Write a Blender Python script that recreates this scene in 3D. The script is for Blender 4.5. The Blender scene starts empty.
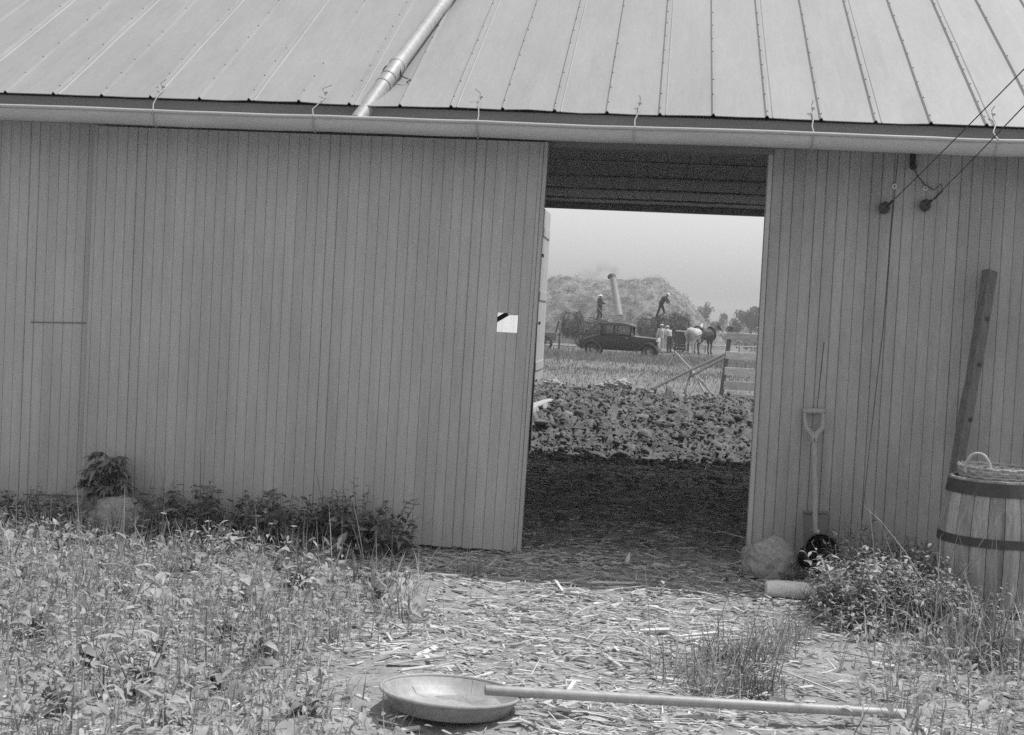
import bpy, math, random
import numpy as np
from mathutils import Vector, Matrix, noise
random.seed(7); rng = np.random.default_rng(7)
S = bpy.context.scene; COL = S.collection
PI = math.pi
rad = math.radians

# ------------------------------------------------------------------ camera
F, CD, CH = 1361.0, 9.0, 1.54
ROT = Matrix.Rotation(rad(6.2), 3, 'Z') @ Matrix.Rotation(rad(90-2.2), 3, 'X') @ Matrix.Rotation(rad(2.87), 3, 'Z')
CAM = Vector((0, -CD, CH))
cam = bpy.data.cameras.new('camera'); camo = bpy.data.objects.new('camera', cam); COL.objects.link(camo)
camo.matrix_world = Matrix.Translation(CAM) @ ROT.to_4x4()
cam.sensor_width = 36; cam.lens = F/1024*36; cam.clip_start = .05; cam.clip_end = 6000
S.camera = camo
def at(px, py, Y):
    d = ROT @ Vector(((px-512)/F, -(py-367.5)/F, -1)); return CAM + d*((Y-CAM.y)/d.y)
def gnd(px, py, z=-.04):
    d = ROT @ Vector(((px-512)/F, -(py-367.5)/F, -1)); return CAM + d*((z-CAM.z)/d.z)

# ------------------------------------------------------------------ light
W = bpy.data.worlds.new('World'); S.world = W; W.use_nodes = True
nt = W.node_tree; bg = nt.nodes['Background']
sky = nt.nodes.new('ShaderNodeTexSky'); sky.sky_type = 'NISHITA'; sky.sun_disc = False
SUN = Vector((.34, .157, .927)).normalized()
sky.sun_elevation = math.asin(SUN.z); sky.sun_rotation = math.atan2(SUN.x, SUN.y)
sky.air_density = 2.4; sky.dust_density = 1.75; sky.ozone_density = 1.0
bw = nt.nodes.new('ShaderNodeRGBToBW'); nt.links.new(sky.outputs[0], bw.inputs[0]); nt.links.new(bw.outputs[0], bg.inputs[0])
bg.inputs[1].default_value = .132
sl = bpy.data.lights.new('sun', 'SUN'); sl.energy = 3.0; sl.angle = rad(.6); sl.color = (1, 1, 1)
so = bpy.data.objects.new('sun', sl); COL.objects.link(so); so.rotation_euler = SUN.to_track_quat('Z', 'Y').to_euler(); so.location = (10, 5, 30)
S.view_settings.view_transform = 'Standard'; S.view_settings.look = 'None'; S.view_settings.gamma = 1
S.view_settings.exposure = .25
S.view_settings.use_curve_mapping = False
S.cycles.filter_width = 1.5
S.cycles.use_denoising = False
S.cycles.max_bounces = 8; S.cycles.volume_bounces = 1

# ------------------------------------------------------------------ materials (a grey world: the photograph is black and white)
def G(v): return (v, v, v, 1)
def grain(m, sc, st, amt):
    """fine streaks of wood grain or wear multiplied into the colour"""
    n = m.node_tree.nodes; L = m.node_tree.links; cc = [q for q in n if q.type == 'COMBINE_COLOR'][0]; src = cc.inputs[0].links[0].from_socket
    tc = n.new('ShaderNodeTexCoord'); mp = n.new('ShaderNodeMapping'); mp.inputs['Scale'].default_value = st; L.new(tc.outputs['Object'], mp.inputs[0])
    z = n.new('ShaderNodeTexNoise'); z.inputs['Scale'].default_value = sc; z.inputs['Detail'].default_value = 5; z.inputs['Roughness'].default_value = .8; L.new(mp.outputs[0], z.inputs['Vector'])
    r_ = n.new('ShaderNodeMapRange'); r_.inputs[1].default_value = .3; r_.inputs[2].default_value = .7; r_.inputs[3].default_value = 1-amt; r_.inputs[4].default_value = 1+amt; L.new(z.outputs[0], r_.inputs[0])
    q = n.new('ShaderNodeMath'); q.operation = 'MULTIPLY'; L.new(src, q.inputs[0]); L.new(r_.outputs[0], q.inputs[1]); [L.new(q.outputs[0], cc.inputs[i]) for i in range(3)]
def mat(name, base, var=.25, scale=8, stretch=(1, 1, 1), rough=.75, bump=.15, bscale=60, bdist=.004, tone=0.0, metal=0.0, trans=0.0, stain=0.0, spec=.3, stscale=1.2):
    m = bpy.data.materials.new(name); m.use_nodes = True; n = m.node_tree.nodes; L = m.node_tree.links
    b = n['Principled BSDF']; b.inputs['Roughness'].default_value = rough; b.inputs['Metallic'].default_value = metal
    b.inputs['Specular IOR Level'].default_value = spec
    tc = n.new('ShaderNodeTexCoord'); mp = n.new('ShaderNodeMapping'); mp.inputs['Scale'].default_value = stretch
    L.new(tc.outputs['Object'], mp.inputs[0])
    nz = n.new('ShaderNodeTexNoise'); nz.inputs['Scale'].default_value = scale; nz.inputs['Detail'].default_value = 6; nz.inputs['Roughness'].default_value = .65
    L.new(mp.outputs[0], nz.inputs['Vector'])
    mr = n.new('ShaderNodeMapRange'); mr.inputs[1].default_value = .25; mr.inputs[2].default_value = .75
    mr.inputs[3].default_value = base*(1-var); mr.inputs[4].default_value = base*(1+var)
    L.new(nz.outputs[0], mr.inputs[0]); out = mr.outputs[0]
    def mul(sock, other=None, val=None):
        q = n.new('ShaderNodeMath'); q.operation = 'MULTIPLY'; L.new(sock, q.inputs[0])
        if other: L.new(other, q.inputs[1])
        else: q.inputs[1].default_value = val
        return q.outputs[0]
    if stain:
        n2 = n.new('ShaderNodeTexNoise'); n2.inputs['Scale'].default_value = stscale; n2.inputs['Detail'].default_value = 8; n2.inputs['Roughness'].default_value = .7
        L.new(mp.outputs[0], n2.inputs['Vector'])
        m2 = n.new('ShaderNodeMapRange'); m2.inputs[1].default_value = .42; m2.inputs[2].default_value = .7; m2.inputs[3].default_value = 1; m2.inputs[4].default_value = 1-stain
        L.new(n2.outputs[0], m2.inputs[0]); out = mul(out, m2.outputs[0])
    if tone:
        a = n.new('ShaderNodeAttribute'); a.attribute_name = 'tone'
        m3 = n.new('ShaderNodeMapRange'); m3.inputs[3].default_value = 1-tone; m3.inputs[4].default_value = 1+tone
        L.new(a.outputs['Fac'], m3.inputs[0]); out = mul(out, m3.outputs[0])
    cc = n.new('ShaderNodeCombineColor'); [L.new(out, cc.inputs[i]) for i in range(3)]
    L.new(cc.outputs[0], b.inputs['Base Color'])
    if bump:
        n3 = n.new('ShaderNodeTexNoise'); n3.inputs['Scale'].default_value = bscale; n3.inputs['Detail'].default_value = 4
        L.new(mp.outputs[0], n3.inputs['Vector'])
        bp = n.new('ShaderNodeBump'); bp.inputs['Strength'].default_value = min(1, bump*3); bp.inputs['Distance'].default_value = bdist
        L.new(n3.outputs[0], bp.inputs['Height']); L.new(bp.outputs[0], b.inputs['Normal'])
    if trans:
        tr = n.new('ShaderNodeBsdfTranslucent'); L.new(cc.outputs[0], tr.inputs[0])
        mx = n.new('ShaderNodeMixShader'); mx.inputs[0].default_value = trans
        L.new(b.outputs[0], mx.inputs[1]); L.new(tr.outputs[0], mx.inputs[2]); L.new(mx.outputs[0], n['Material Output'].inputs[0])
    return m
M = {}
M['paint'] = mat('barn_paint', .46, .08, 5, (3, 3, .35), .7, .12, 70, .002, tone=.035, stain=.14)
M['paint_old'] = mat('barn_paint_weathered', .38, .10, 5, (3, 3, .35), .75, .15, 70, .002, tone=.05, stain=.22)
M['inside'] = mat('dark_inside_timber', .52, .3, 5, (2, 2, .5), .9, .15, 40, .003)
M['roof'] = mat('galvanised_roof_sheet', .30, .06, 3, (2, .5, .5), .5, .05, 30, .003, metal=.0, stain=.12, spec=.4, stscale=.9)
M['gutter'] = mat('painted_gutter_metal', .46, .1, 4, (.6, 3, 3), .5, .05, 30, .002, stain=.12)
M['fascia'] = mat('fascia_board', .20, .15, 5, (.5, 3, 3), .8, .1, 40, .002)
M['galv'] = mat('galvanised_metal', .36, .15, 14, (1, 1, 1), .55, .05, 40, .001, metal=.15, stain=.2, spec=.5)
M['iron'] = mat('rusty_iron', .07, .3, 25, (1, 1, 1), .7, .2, 90, .002)
M['wire'] = mat('wire_metal', .05, .1, 20, (1, 1, 1), .5, 0)
M['tie'] = mat('bright_tie_wire', .35, .1, 20, (1, 1, 1), .5, 0)
M['black'] = mat('black_enamel', .012, .2, 20, (1, 1, 1), .5, .05)
M['porcelain'] = mat('dark_porcelain', .03, .2, 20, (1, 1, 1), .25, 0, spec=.5)
M['white_porcelain'] = mat('white_porcelain', .5, .1, 20, (1, 1, 1), .3, 0, spec=.5)
M['oldwood'] = mat('weathered_wood', .16, .35, 9, (6, 6, .7), .85, .25, 40, .004, tone=.15)
M['greywood'] = mat('grey_wood', .56, .3, 6, (1, 5, 5), .85, .25, 30, .004, tone=.15)
M['stave'] = mat('barrel_stave_wood', .37, .35, 6, (5, 5, .6), .85, .3, 40, .004, tone=.3, stain=.45)
M['handle'] = mat('worn_ash_wood', .36, .2, 9, (5, 5, .7), .65, .1, 40, .002)
M['wicker'] = mat('pale_wicker', .42, .2, 25, (1, 1, 1), .7, .1, 50, .002, tone=.2)
M['stone'] = mat('field_stone', .34, .25, 9, (1, 1, 1), .9, .5, 35, .012, stain=.3, stscale=5)
M['palestone'] = mat('pale_stone', .36, .15, 9, (1, 1, 1), .9, .4, 35, .012)
M['palewood'] = mat('pale_split_wood', .78, .2, 8, (.8, 6, 6), .8, .2, 40, .003)
M['whitewash'] = mat('whitewashed_board', .82, .06, 4, (2, 2, .3), .8, .1, 50, .002, stain=.1)
M['leafboard'] = mat('pale_weathered_board', .5, .15, 6, (4, 4, .5), .8, .15, 40, .003, tone=.08)
M['chip'] = mat('wood_chip', .44, .2, 20, (1, 1, 1), .85, .15, 60, .002, tone=.48)
M['straw'] = mat('straw', .34, .15, 10, (1, 1, 1), .7, 0, tone=.4, trans=.15)
M['stackstraw'] = mat('stack_straw', .20, .15, 10, (1, 1, 1), .7, 0, tone=.4, trans=.15)
M['sheaf'] = mat('sheaf_straw', .19, .2, 3, (1, 1, 1), .8, 0, tone=.5)
M['stack'] = mat('straw_stack', .21, .6, 1.0, (1, 1, 1.6), .9, .5, 9, .12, tone=.3)
M['leaf'] = mat('pale_weed_leaf', .36, .25, 25, (1, 1, 1), .55, 0, tone=.5, trans=.3, spec=.4)
M['leafdark'] = mat('dark_weed_leaf', .20, .25, 25, (1, 1, 1), .55, 0, tone=.4, trans=.25, spec=.4)
M['leafmid'] = mat('mid_weed_leaf', .34, .25, 25, (1, 1, 1), .55, 0, tone=.5, trans=.3, spec=.4)
M['grass'] = mat('grass_blade', .32, .2, 20, (1, 1, 1), .6, 0, tone=.45, trans=.3, spec=.4)
M['fieldgrass'] = mat('field_grass_blade', .165, .25, 2, (1, 1, 1), .7, 0, tone=.5, trans=.25)
M['stem'] = mat('plant_stem', .13, .2, 20, (1, 1, 1), .7, 0)
M['flower'] = mat('white_petal', .75, .05, 20, (1, 1, 1), .6, 0, trans=.2)
M['tree'] = mat('tree_leaf', .09, .25, 3, (1, 1, 1), .6, 0, tone=.5, trans=.25)
M['bark'] = mat('tree_bark', .08, .3, 6, (1, 1, .4), .9, .2)
M['clod'] = mat('manure_clod', .15, .3, 14, (1, 1, 1), .95, .4, 60, .01, tone=.35)
M['floorlitter'] = mat('floor_litter', .5, .3, 20, (1, 1, 1), .9, 0, tone=.85)
M['carpaint'] = mat('black_car_paint', .016, .15, 3, (1, 1, 1), .32, 0, spec=.5)
M['cartop'] = mat('car_top_fabric', .10, .15, 8, (1, 1, 1), .6, .05)
M['tyre'] = mat('rubber_tyre', .04, .2, 20, (1, 1, 1), .85, .1)
M['chrome'] = mat('bright_plate', .7, .05, 10, (1, 1, 1), .2, 0, metal=.8, spec=.5)
M['skin'] = mat('skin', .28, .1, 20, (1, 1, 1), .6, 0)
M['hair'] = mat('hair', .04, .2, 40, (1, 1, 1), .7, 0)
M['denim'] = mat('dark_denim', .055, .2, 20, (1, 1, 1), .9, .1)
M['shirtdark'] = mat('dark_shirt', .075, .2, 20, (1, 1, 1), .9, .1)
M['shirtpale'] = mat('pale_shirt', .42, .15, 20, (1, 1, 1), .9, .1)
M['hat'] = mat('straw_hat', .7, .08, 40, (1, 1, 1), .8, .1)
M['boot'] = mat('boot_leather', .04, .2, 20, (1, 1, 1), .7, .1)
M['horsewhite'] = mat('white_horse_coat', .48, .12, 4, (1, 1, 1), .7, .05, stain=.25, stscale=2)
M['horsedark'] = mat('dark_horse_coat', .045, .2, 4, (1, 1, 1), .55, .05)
M['mane'] = mat('horse_hair', .12, .2, 20, (1, 1, 1), .8, .1)
g_ = bpy.data.materials.new('window_glass'); g_.use_nodes = True
gb = g_.node_tree.nodes['Principled BSDF']; gb.inputs['Base Color'].default_value = G(.75); gb.inputs['Roughness'].default_value = .05; gb.inputs['Transmission Weight'].default_value = .9; gb.inputs['IOR'].default_value = 1.1
M['glass'] = g_

grain(M['paint'], 30, (4, 4, .25), .09); grain(M['paint_old'], 30, (4, 4, .25), .13); grain(M['paint_old'], 3, (1, 1, .6), .10); grain(M['paint'], 2, (1, 1, .6), .05)
grain(M['roof'], 60, (1, .25, .25), .06); grain(M['roof'], 9, (3, .4, .4), .06); grain(M['stave'], 25, (5, 5, .3), .25); grain(M['stone'], 60, (1, 1, 1), .3); grain(M['galv'], 30, (1, 1, 1), .18); grain(M['oldwood'], 25, (6, 6, .3), .3); grain(M['gutter'], 40, (.5, 3, 3), .1); grain(M['chip'], 60, (1, 1, 1), .2)
# ground: its tones follow what the soil is made of (attribute written per vertex)
gm = bpy.data.materials.new('soil'); gm.use_nodes = True
n = gm.node_tree.nodes; L = gm.node_tree.links; b = n['Principled BSDF']; b.inputs['Roughness'].default_value = .95; b.inputs['Specular IOR Level'].default_value = .1
a = n.new('ShaderNodeAttribute'); a.attribute_name = 'tone'
tc = n.new('ShaderNodeTexCoord')
z1 = n.new('ShaderNodeTexNoise'); z1.inputs['Scale'].default_value = 7; z1.inputs['Detail'].default_value = 10; z1.inputs['Roughness'].default_value = .75
L.new(tc.outputs['Object'], z1.inputs['Vector'])
mr = n.new('ShaderNodeMapRange'); mr.inputs[1].default_value = .3; mr.inputs[2].default_value = .7; mr.inputs[3].default_value = .72; mr.inputs[4].default_value = 1.28
L.new(z1.outputs[0], mr.inputs[0])
q = n.new('ShaderNodeMath'); q.operation = 'MULTIPLY'; L.new(a.outputs['Fac'], q.inputs[0]); L.new(mr.outputs[0], q.inputs[1])
cc = n.new('ShaderNodeCombineColor'); [L.new(q.outputs[0], cc.inputs[i]) for i in range(3)]; L.new(cc.outputs[0], b.inputs['Base Color'])
z2 = n.new('ShaderNodeTexNoise'); z2.inputs['Scale'].default_value = 25; z2.inputs['Detail'].default_value = 8; L.new(tc.outputs['Object'], z2.inputs['Vector'])
bp = n.new('ShaderNodeBump'); bp.inputs['Strength'].default_value = .8; bp.inputs['Distance'].default_value = .03; L.new(z2.outputs[0], bp.inputs['Height']); L.new(bp.outputs[0], b.inputs['Normal'])
M['soil'] = gm

# ------------------------------------------------------------------ object helpers
def tag(o, label=None, cat=None, group=None, kind=None):
    if label: o['label'] = label
    if cat: o['category'] = cat
    if group: o['group'] = group
    if kind: o['kind'] = kind
    return o
def empty(name, loc, rz=0, label=None, cat=None, group=None):
    o = bpy.data.objects.new(name, None); COL.objects.link(o); o.location = loc; o.rotation_euler = (0, 0, rz); o.empty_display_size = .2
    o['_w'] = 1; del o['_w']
    return tag(o, label, cat, group)
def wmat(o):
    m = Matrix.Translation(o.location) @ o.rotation_euler.to_matrix().to_4x4()
    return wmat(o.parent) @ m if o.parent else m
def link(name, me, mats, parent=None, loc=None, smooth=False):
    if not isinstance(mats, (list, tuple)): mats = [mats]
    for m in mats: me.materials.append(m)
    o = bpy.data.objects.new(name, me); COL.objects.link(o)
    if parent: o.parent = parent
    if loc is not None: o.location = loc
    me.polygons.foreach_set('use_smooth', [bool(smooth)]*len(me.polygons))
    me.update(); return o
class MB:
    """collects shapes; build() links them as ONE mesh object"""
    def __init__(s): s.v = []; s.f = []; s.mi = []; s.t = []; s.T = Matrix.Identity(4); s.tone = .5; s.m = 0
    def add(s, vs, fs):
        k = len(s.v); s.v += [tuple(s.T @ Vector(v)) for v in vs]; s.t += [s.tone]*len(vs)
        s.f += [tuple(i+k for i in f) for f in fs]; s.mi += [s.m]*len(fs); return s
    def box(s, x0, x1, y0, y1, z0, z1):
        return s.add([(x0, y0, z0), (x1, y0, z0), (x1, y1, z0), (x0, y1, z0), (x0, y0, z1), (x1, y0, z1), (x1, y1, z1), (x0, y1, z1)],
                     [(3, 2, 1, 0), (4, 5, 6, 7), (0, 1, 5, 4), (1, 2, 6, 5), (2, 3, 7, 6), (3, 0, 4, 7)])
    def bar(s, p, q, w, t, up=(0, 0, 1), bev=0):
        p, q = Vector(p), Vector(q); d = (q-p).normalized(); u = Vector(up)
        if abs(d.dot(u)) > .98: u = Vector((0, 1, 0))
        a = d.cross(u).normalized(); c = a.cross(d).normalized(); e = min(w, t)*.12
        prof = [(-w/2+e, -t/2), (w/2-e, -t/2), (w/2, -t/2+e), (w/2, t/2-e), (w/2-e, t/2), (-w/2+e, t/2), (-w/2, t/2-e), (-w/2, -t/2+e)]
        vs = [p+a*x+c*y for x, y in prof]+[q+a*x+c*y for x, y in prof]
        return s.add(vs, [tuple(range(7, -1, -1)), tuple(range(8, 16))]+[(i, (i+1) % 8, 8+(i+1) % 8, 8+i) for i in range(8)])
    def tube(s, pts, r, n=10, cap=True, closed=False):
        pts = [Vector(p) for p in pts]; N = len(pts)
        rs = r if isinstance(r, (list, tuple)) else [r]*N
        vs = []; pa = None
        for i, p in enumerate(pts):
            d = (pts[(i+1) % N]-pts[i-1]) if closed else (pts[min(i+1, N-1)]-pts[max(i-1, 0)])
            d.normalize()
            if pa is None: u = Vector((0, 0, 1)) if abs(d.z) < .9 else Vector((0, 1, 0)); pa = d.cross(u).normalized()
            else: pa = (pa-d*pa.dot(d)).normalized()
            c = d.cross(pa)
            vs += [p+(pa*math.cos(2*PI*k/n)+c*math.sin(2*PI*k/n))*rs[i] for k in range(n)]
        fs = []
        for i in range(N if closed else N-1):
            j = (i+1) % N
            fs += [(i*n+k, i*n+(k+1) % n, j*n+(k+1) % n, j*n+k) for k in range(n)]
        if cap and not closed: fs += [tuple(range(n-1, -1, -1)), tuple(range((N-1)*n, N*n))]
        return s.add(vs, fs)
    def lathe(s, prof, n=32, c=(0, 0, 0), ax=(0, 0, 1), a0=0, a1=2*PI):
        z = Vector(ax).normalized(); x = z.orthogonal().normalized(); y = z.cross(x); c = Vector(c); full = abs(a1-a0-2*PI) < 1e-6
        m = n if full else n+1; vs = []
        for r, h in prof:
            vs += [c+z*h+(x*math.cos(a0+(a1-a0)*k/n)+y*math.sin(a0+(a1-a0)*k/n))*r for k in range(m)]
        fs = []
        for i in range(len(prof)-1):
            for k in range(n):
                l = (k+1) % m
                fs.append((i*m+k, i*m+l, (i+1)*m+l, (i+1)*m+k))
        return s.add(vs, fs)
    def prism(s, pts2, y0, y1):        # outline in (x,z), thickness in y
        k = len(pts2); vs = [(x, y0, z) for x, z in pts2]+[(x, y1, z) for x, z in pts2]
        return s.add(vs, [tuple(range(k)), tuple(range(2*k-1, k-1, -1))]+[(i, k+i, k+(i+1) % k, (i+1) % k) for i in range(k)])
    def build(s, name, mats, parent=None, loc=None, smooth=False, local=False):
        """vertices are world coordinates unless local=True"""
        me = bpy.data.meshes.new(name); v = s.v
        if not local:
            if parent: I = wmat(parent).inverted(); v = [tuple(I @ Vector(p)) for p in v]
            elif loc is not None: l = Vector(loc); v = [tuple(Vector(p)-l) for p in v]
        me.from_pydata(v, [], s.f)
        at_ = me.attributes.new('tone', 'FLOAT', 'POINT'); at_.data.foreach_set('value', s.t)
        me.polygons.foreach_set('material_index', s.mi)
        o = link(name, me, mats, parent, loc if not parent else None)
        if smooth:
            for p in me.polygons: p.use_smooth = True
            try: me.set_sharp_from_angle(angle=rad(smooth if smooth is not True else 40))
            except Exception: pass
        return o
def npmesh(name, V, Fq, tone=None, mats=None, parent=None, loc=None, smooth=False):
    """V (n,3), Fq (m,4) quads"""
    me = bpy.data.meshes.new(name); V = np.asarray(V, np.float32)
    if loc is not None: V = V-np.array(loc, np.float32)
    if parent is not None:
        I = np.array(wmat(parent).inverted()); V = V@I[:3, :3].T.astype(np.float32)+I[:3, 3].astype(np.float32)
    me.vertices.add(len(V)); me.vertices.foreach_set('co', V.astype(np.float32).ravel())
    Fq = np.asarray(Fq, np.int32); k = Fq.shape[1]
    me.loops.add(Fq.size); me.loops.foreach_set('vertex_index', Fq.ravel())
    me.polygons.add(len(Fq)); me.polygons.foreach_set('loop_start', np.arange(0, Fq.size, k, dtype=np.int32))
    try: me.polygons.foreach_set('loop_total', np.full(len(Fq), k, np.int32))
    except Exception: pass
    me.update(calc_edges=True); me.validate()
    if tone is not None:
        a_ = me.attributes.new('tone', 'FLOAT', 'POINT'); a_.data.foreach_set('value', np.asarray(tone, np.float32))
    return link(name, me, mats, parent, loc if parent is None else None, smooth)
class NP:
    def __init__(s): s.V = []; s.F = []; s.T = []; s.n = 0
    def add(s, V, Fq, T):
        s.V.append(V); s.F.append(Fq+s.n); s.T.append(T); s.n += len(V); return s
    def build(s, name, mats, **k): return npmesh(name, np.concatenate(s.V), np.concatenate(s.F), np.concatenate(s.T), mats, **k)
def unit(a): return a/np.maximum(np.linalg.norm(a, axis=-1, keepdims=True), 1e-9)
def leaves(P, D, Ln, Wd, droop=.3, fold=.25, shape='ovate', st=5, tone=None, nrm=None):
    """N curved, folded leaves: base P, direction D, length, width"""
    P = np.asarray(P, float); N = len(P); D = unit(np.asarray(D, float)); Ln = np.broadcast_to(Ln, N).astype(float); Wd = np.broadcast_to(Wd, N).astype(float)
    up = np.tile([0, 0, 1.], (N, 1)) if nrm is None else unit(nrm)
    side = np.cross(D, up); bad = np.linalg.norm(side, axis=1) < .1
    side[bad] = rng.normal(size=(bad.sum(), 3)); side = unit(side-D*(side*D).sum(1, keepdims=True))
    tw = rng.normal(0, .35, N); nr = np.cross(side, D)
    side = side*np.cos(tw)[:, None]+nr*np.sin(tw)[:, None]; nr = np.cross(side, D)
    dr = np.broadcast_to(droop, N)*rng.uniform(.5, 1.5, N)
    u = np.linspace(0, 1, st)
    if shape == 'ovate': w = np.sin(PI*np.clip(u*.93+.04, 0, 1)**.75)
    elif shape == 'blade': w = (1-u)**.6*.9+.1*(1-u)
    else: w = np.sin(PI*np.clip(u*.96+.02, 0, 1))
    w = np.maximum(w, .04)
    c = P[:, None, :]+D[:, None, :]*(Ln[:, None]*u)[:, :, None]
    c[:, :, 2] -= (dr*Ln)[:, None]*u**2
    s_ = side[:, None, :]*(Wd[:, None]*.5*w)[:, :, None]; f_ = nr[:, None, :]*(Wd[:, None]*.5*w*fold)[:, :, None]
    t = rng.uniform(0, 1, N) if tone is None else tone
    if shape == 'blade':
        V = np.stack([c-s_, c+s_], 2).reshape(-1, 3); q = np.array([[2*i, 2*i+1, 2*i+3, 2*i+2] for i in range(st-1)]); k = 2*st
    else:
        V = np.stack([c-s_+f_, c, c+s_+f_], 2).reshape(-1, 3)
        q = np.array([[3*i+j, 3*i+j+1, 3*i+j+4, 3*i+j+3] for i in range(st-1) for j in (0, 1)]); k = 3*st
    Fq = (q[None]+(np.arange(N)*k)[:, None, None]).reshape(-1, 4)
    return V, Fq, np.repeat(t, k)
BOXF = np.array([[3, 2, 1, 0], [4, 5, 6, 7], [0, 1, 5, 4], [1, 2, 6, 5], [2, 3, 7, 6], [3, 0, 4, 7]])
def slivers(P, D, Ln, Wd, Th, tone=None, nrm=None):
    """N irregular tapered splinters"""
    N = len(P); D = unit(D); up = unit(np.tile([0, 0, 1.], (N, 1))+rng.normal(0, .25, (N, 3))) if nrm is None else nrm
    s_ = unit(np.cross(D, up)); n_ = np.cross(s_, D)
    V = np.zeros((N, 8, 3)); Ln, Wd, Th = [np.broadcast_to(q, N) for q in (Ln, Wd, Th)]
    for i, (a, b, c) in enumerate([(-1, -1, -1), (1, -1, -1), (1, 1, -1), (-1, 1, -1), (-1, -1, 1), (1, -1, 1), (1, 1, 1), (-1, 1, 1)]):
        V[:, i] = P+D*(a*Ln/2*rng.uniform(.75, 1, N))[:, None]+s_*(b*Wd/2*rng.uniform(.35, 1, N))[:, None]+n_*(c*Th/2*rng.uniform(.5, 1, N))[:, None]
    Fq = (BOXF[None]+(np.arange(N)*8)[:, None, None]).reshape(-1, 4)
    return V.reshape(-1, 3), Fq, np.repeat(rng.uniform(0, 1, N) if tone is None else tone, 8)
# a lump: jittered cube-sphere
_cs = MB()
def _cubesphere(k=2):
    vs = {}; V = []; Q = []
    def idx(p):
        key = tuple(round(c, 4) for c in p)
        if key not in vs: vs[key] = len(V); V.append(unit(np.array(p)))
        return vs[key]
    for ax in range(3):
        for sg in (-1, 1):
            for i in range(k):
                for j in range(k):
                    q = []
                    for a, b in ((i, j), (i+1, j), (i+1, j+1), (i, j+1)):
                        p = [0, 0, 0]; p[ax] = sg; p[(ax+1) % 3] = -1+2*a/k; p[(ax+2) % 3] = -1+2*b/k; q.append(idx(p))
                    Q.append(q if sg > 0 else q[::-1])
    return np.array(V), np.array(Q)
CS2 = _cubesphere(2); CS16 = _cubesphere(20); CS8 = _cubesphere(8)
def lumps(P, R, squash=.7, jit=.3, tone=None):
    V0, Q0 = CS2; N = len(P); k = len(V0)
    R = np.broadcast_to(R, N); sc = rng.uniform(.6, 1.4, (N, 1, 3)); sc[:, :, 2] *= squash
    V = V0[None]*(1+rng.normal(0, jit, (N, k, 1)))*sc*R[:, None, None]+P[:, None, :]
    return V.reshape(-1, 3), (Q0[None]+(np.arange(N)*k)[:, None, None]).reshape(-1, 4), np.repeat(rng.uniform(0, 1, N) if tone is None else tone, k)
def boulder(name, c, r, m, seed, amp=.22, fr=1.6, cut=-.45):
    V0, Q0 = CS16; V = []
    for v in V0:
        p = Vector(v); k = 1+amp*noise.fractal(p*fr+Vector((seed, 0, 0)), .8, 2, 4)+.05*noise.fractal(p*6+Vector((seed, 3, 0)), .8, 2, 3)-.10*abs(noise.noise(p*2.3+Vector((seed, 9, 0))))
        q = p*k; V.append((c[0]+q.x*r[0], c[1]+q.y*r[1], c[2]+max(q.z, cut)*r[2]))
    return npmesh(name, np.array(V), Q0, np.full(len(V), .5), m, loc=(c[0], c[1], c[2]+cut*r[2]), smooth=True)
def copy_tree(o, parent=None):
    c = o.copy(); COL.objects.link(c)
    if parent: c.parent = parent; c.matrix_parent_inverse = o.matrix_parent_inverse.copy()
    for ch in [x for x in bpy.data.objects if x.parent == o]: copy_tree(ch, c)
    return c

# ------------------------------------------------------------------ ground
def sm(a, b, x):
    t = min(1, max(0, (x-a)/(b-a))); return t*t*(3-2*t)
def H(x, y, fine=True):
    h = -.04+.14*sm(9, 16, y)-.40*sm(24, 46, y)
    heap = sm(6.2, 10.5, y)*(1-sm(11.8, 14.5, y))
    h += .37*heap*(1+.25*noise.noise(Vector((x*.5, y*.4, 2))))
    h += .03*noise.noise(Vector((x*1.1, y*1.1, 5)))
    if y < 0: h += .05*sm(-1.6, -3.4, x)*sm(-.2, -1.2, y)*(1+noise.noise(Vector((x*2, y*2, 1))))
    if y > 30: h += .04*noise.noise(Vector((x*.08, y*.08, 0)))
    if fine:
        k = .014+.11*sm(5.8, 7.6, y)*(1-sm(12.5, 16, y))
        h += k*noise.fractal(Vector((x*5, y*5, 0)), .5, 2.2, 5)
        if y > 5.5: h += .9*k*max(0, noise.noise(Vector((x*2.3, y*2.3, 6)))-.05)*abs(noise.noise(Vector((x*9, y*9, 2))))*3
    return h
def axis(lo, hi, step, far, lo_far):
    a = list(np.arange(lo, hi, step)); d = step
    while a[-1] < far: d = min(d*1.16, far*.1); a.append(a[-1]+d)
    d = step
    while a[0] > lo_far: d = min(d*1.16, abs(lo_far)*.1); a.insert(0, a[0]-d)
    return np.array(a)
gx = axis(-4.6, 3.2, .045, 400, -400); gy = axis(-5.3, 15, .05, 600, -60)
GV = []; GT = []
for y in gy:
    for x in gx:
        h = H(x, y); nz_ = noise.noise(Vector((x*.7, y*.7, 9))); nz2 = noise.noise(Vector((x*3, y*3, 4)))
        front = .29+.06*nz2
        yard = .15+.05*nz2; earth = .33+.09*nz2; field = .19+.05*nz_+.03*nz2
        t = front
        t += (earth-t)*sm(-.9, .1, y+.35*nz_)
        t += (yard-t)*sm(5.2, 6.2, y)
        t += (field-t)*sm(12.8, 14.2, y+.6*nz_)
        GV.append((x, y, h)); GT.append(t)
nx = len(gx); ny = len(gy)
ii = (np.arange(ny-1)[:, None]*nx+np.arange(nx-1)[None]).ravel()
ground = npmesh('ground', np.array(GV), np.stack([ii, ii+1, ii+nx+1, ii+nx], 1), np.array(GT), M['soil'], smooth=True)
tag(ground, 'farmyard earth with churned dark yard and grassy field beyond', kind='structure')
def onG(x, y): return np.array([H(a, b) for a, b in zip(x, y)])

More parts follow.
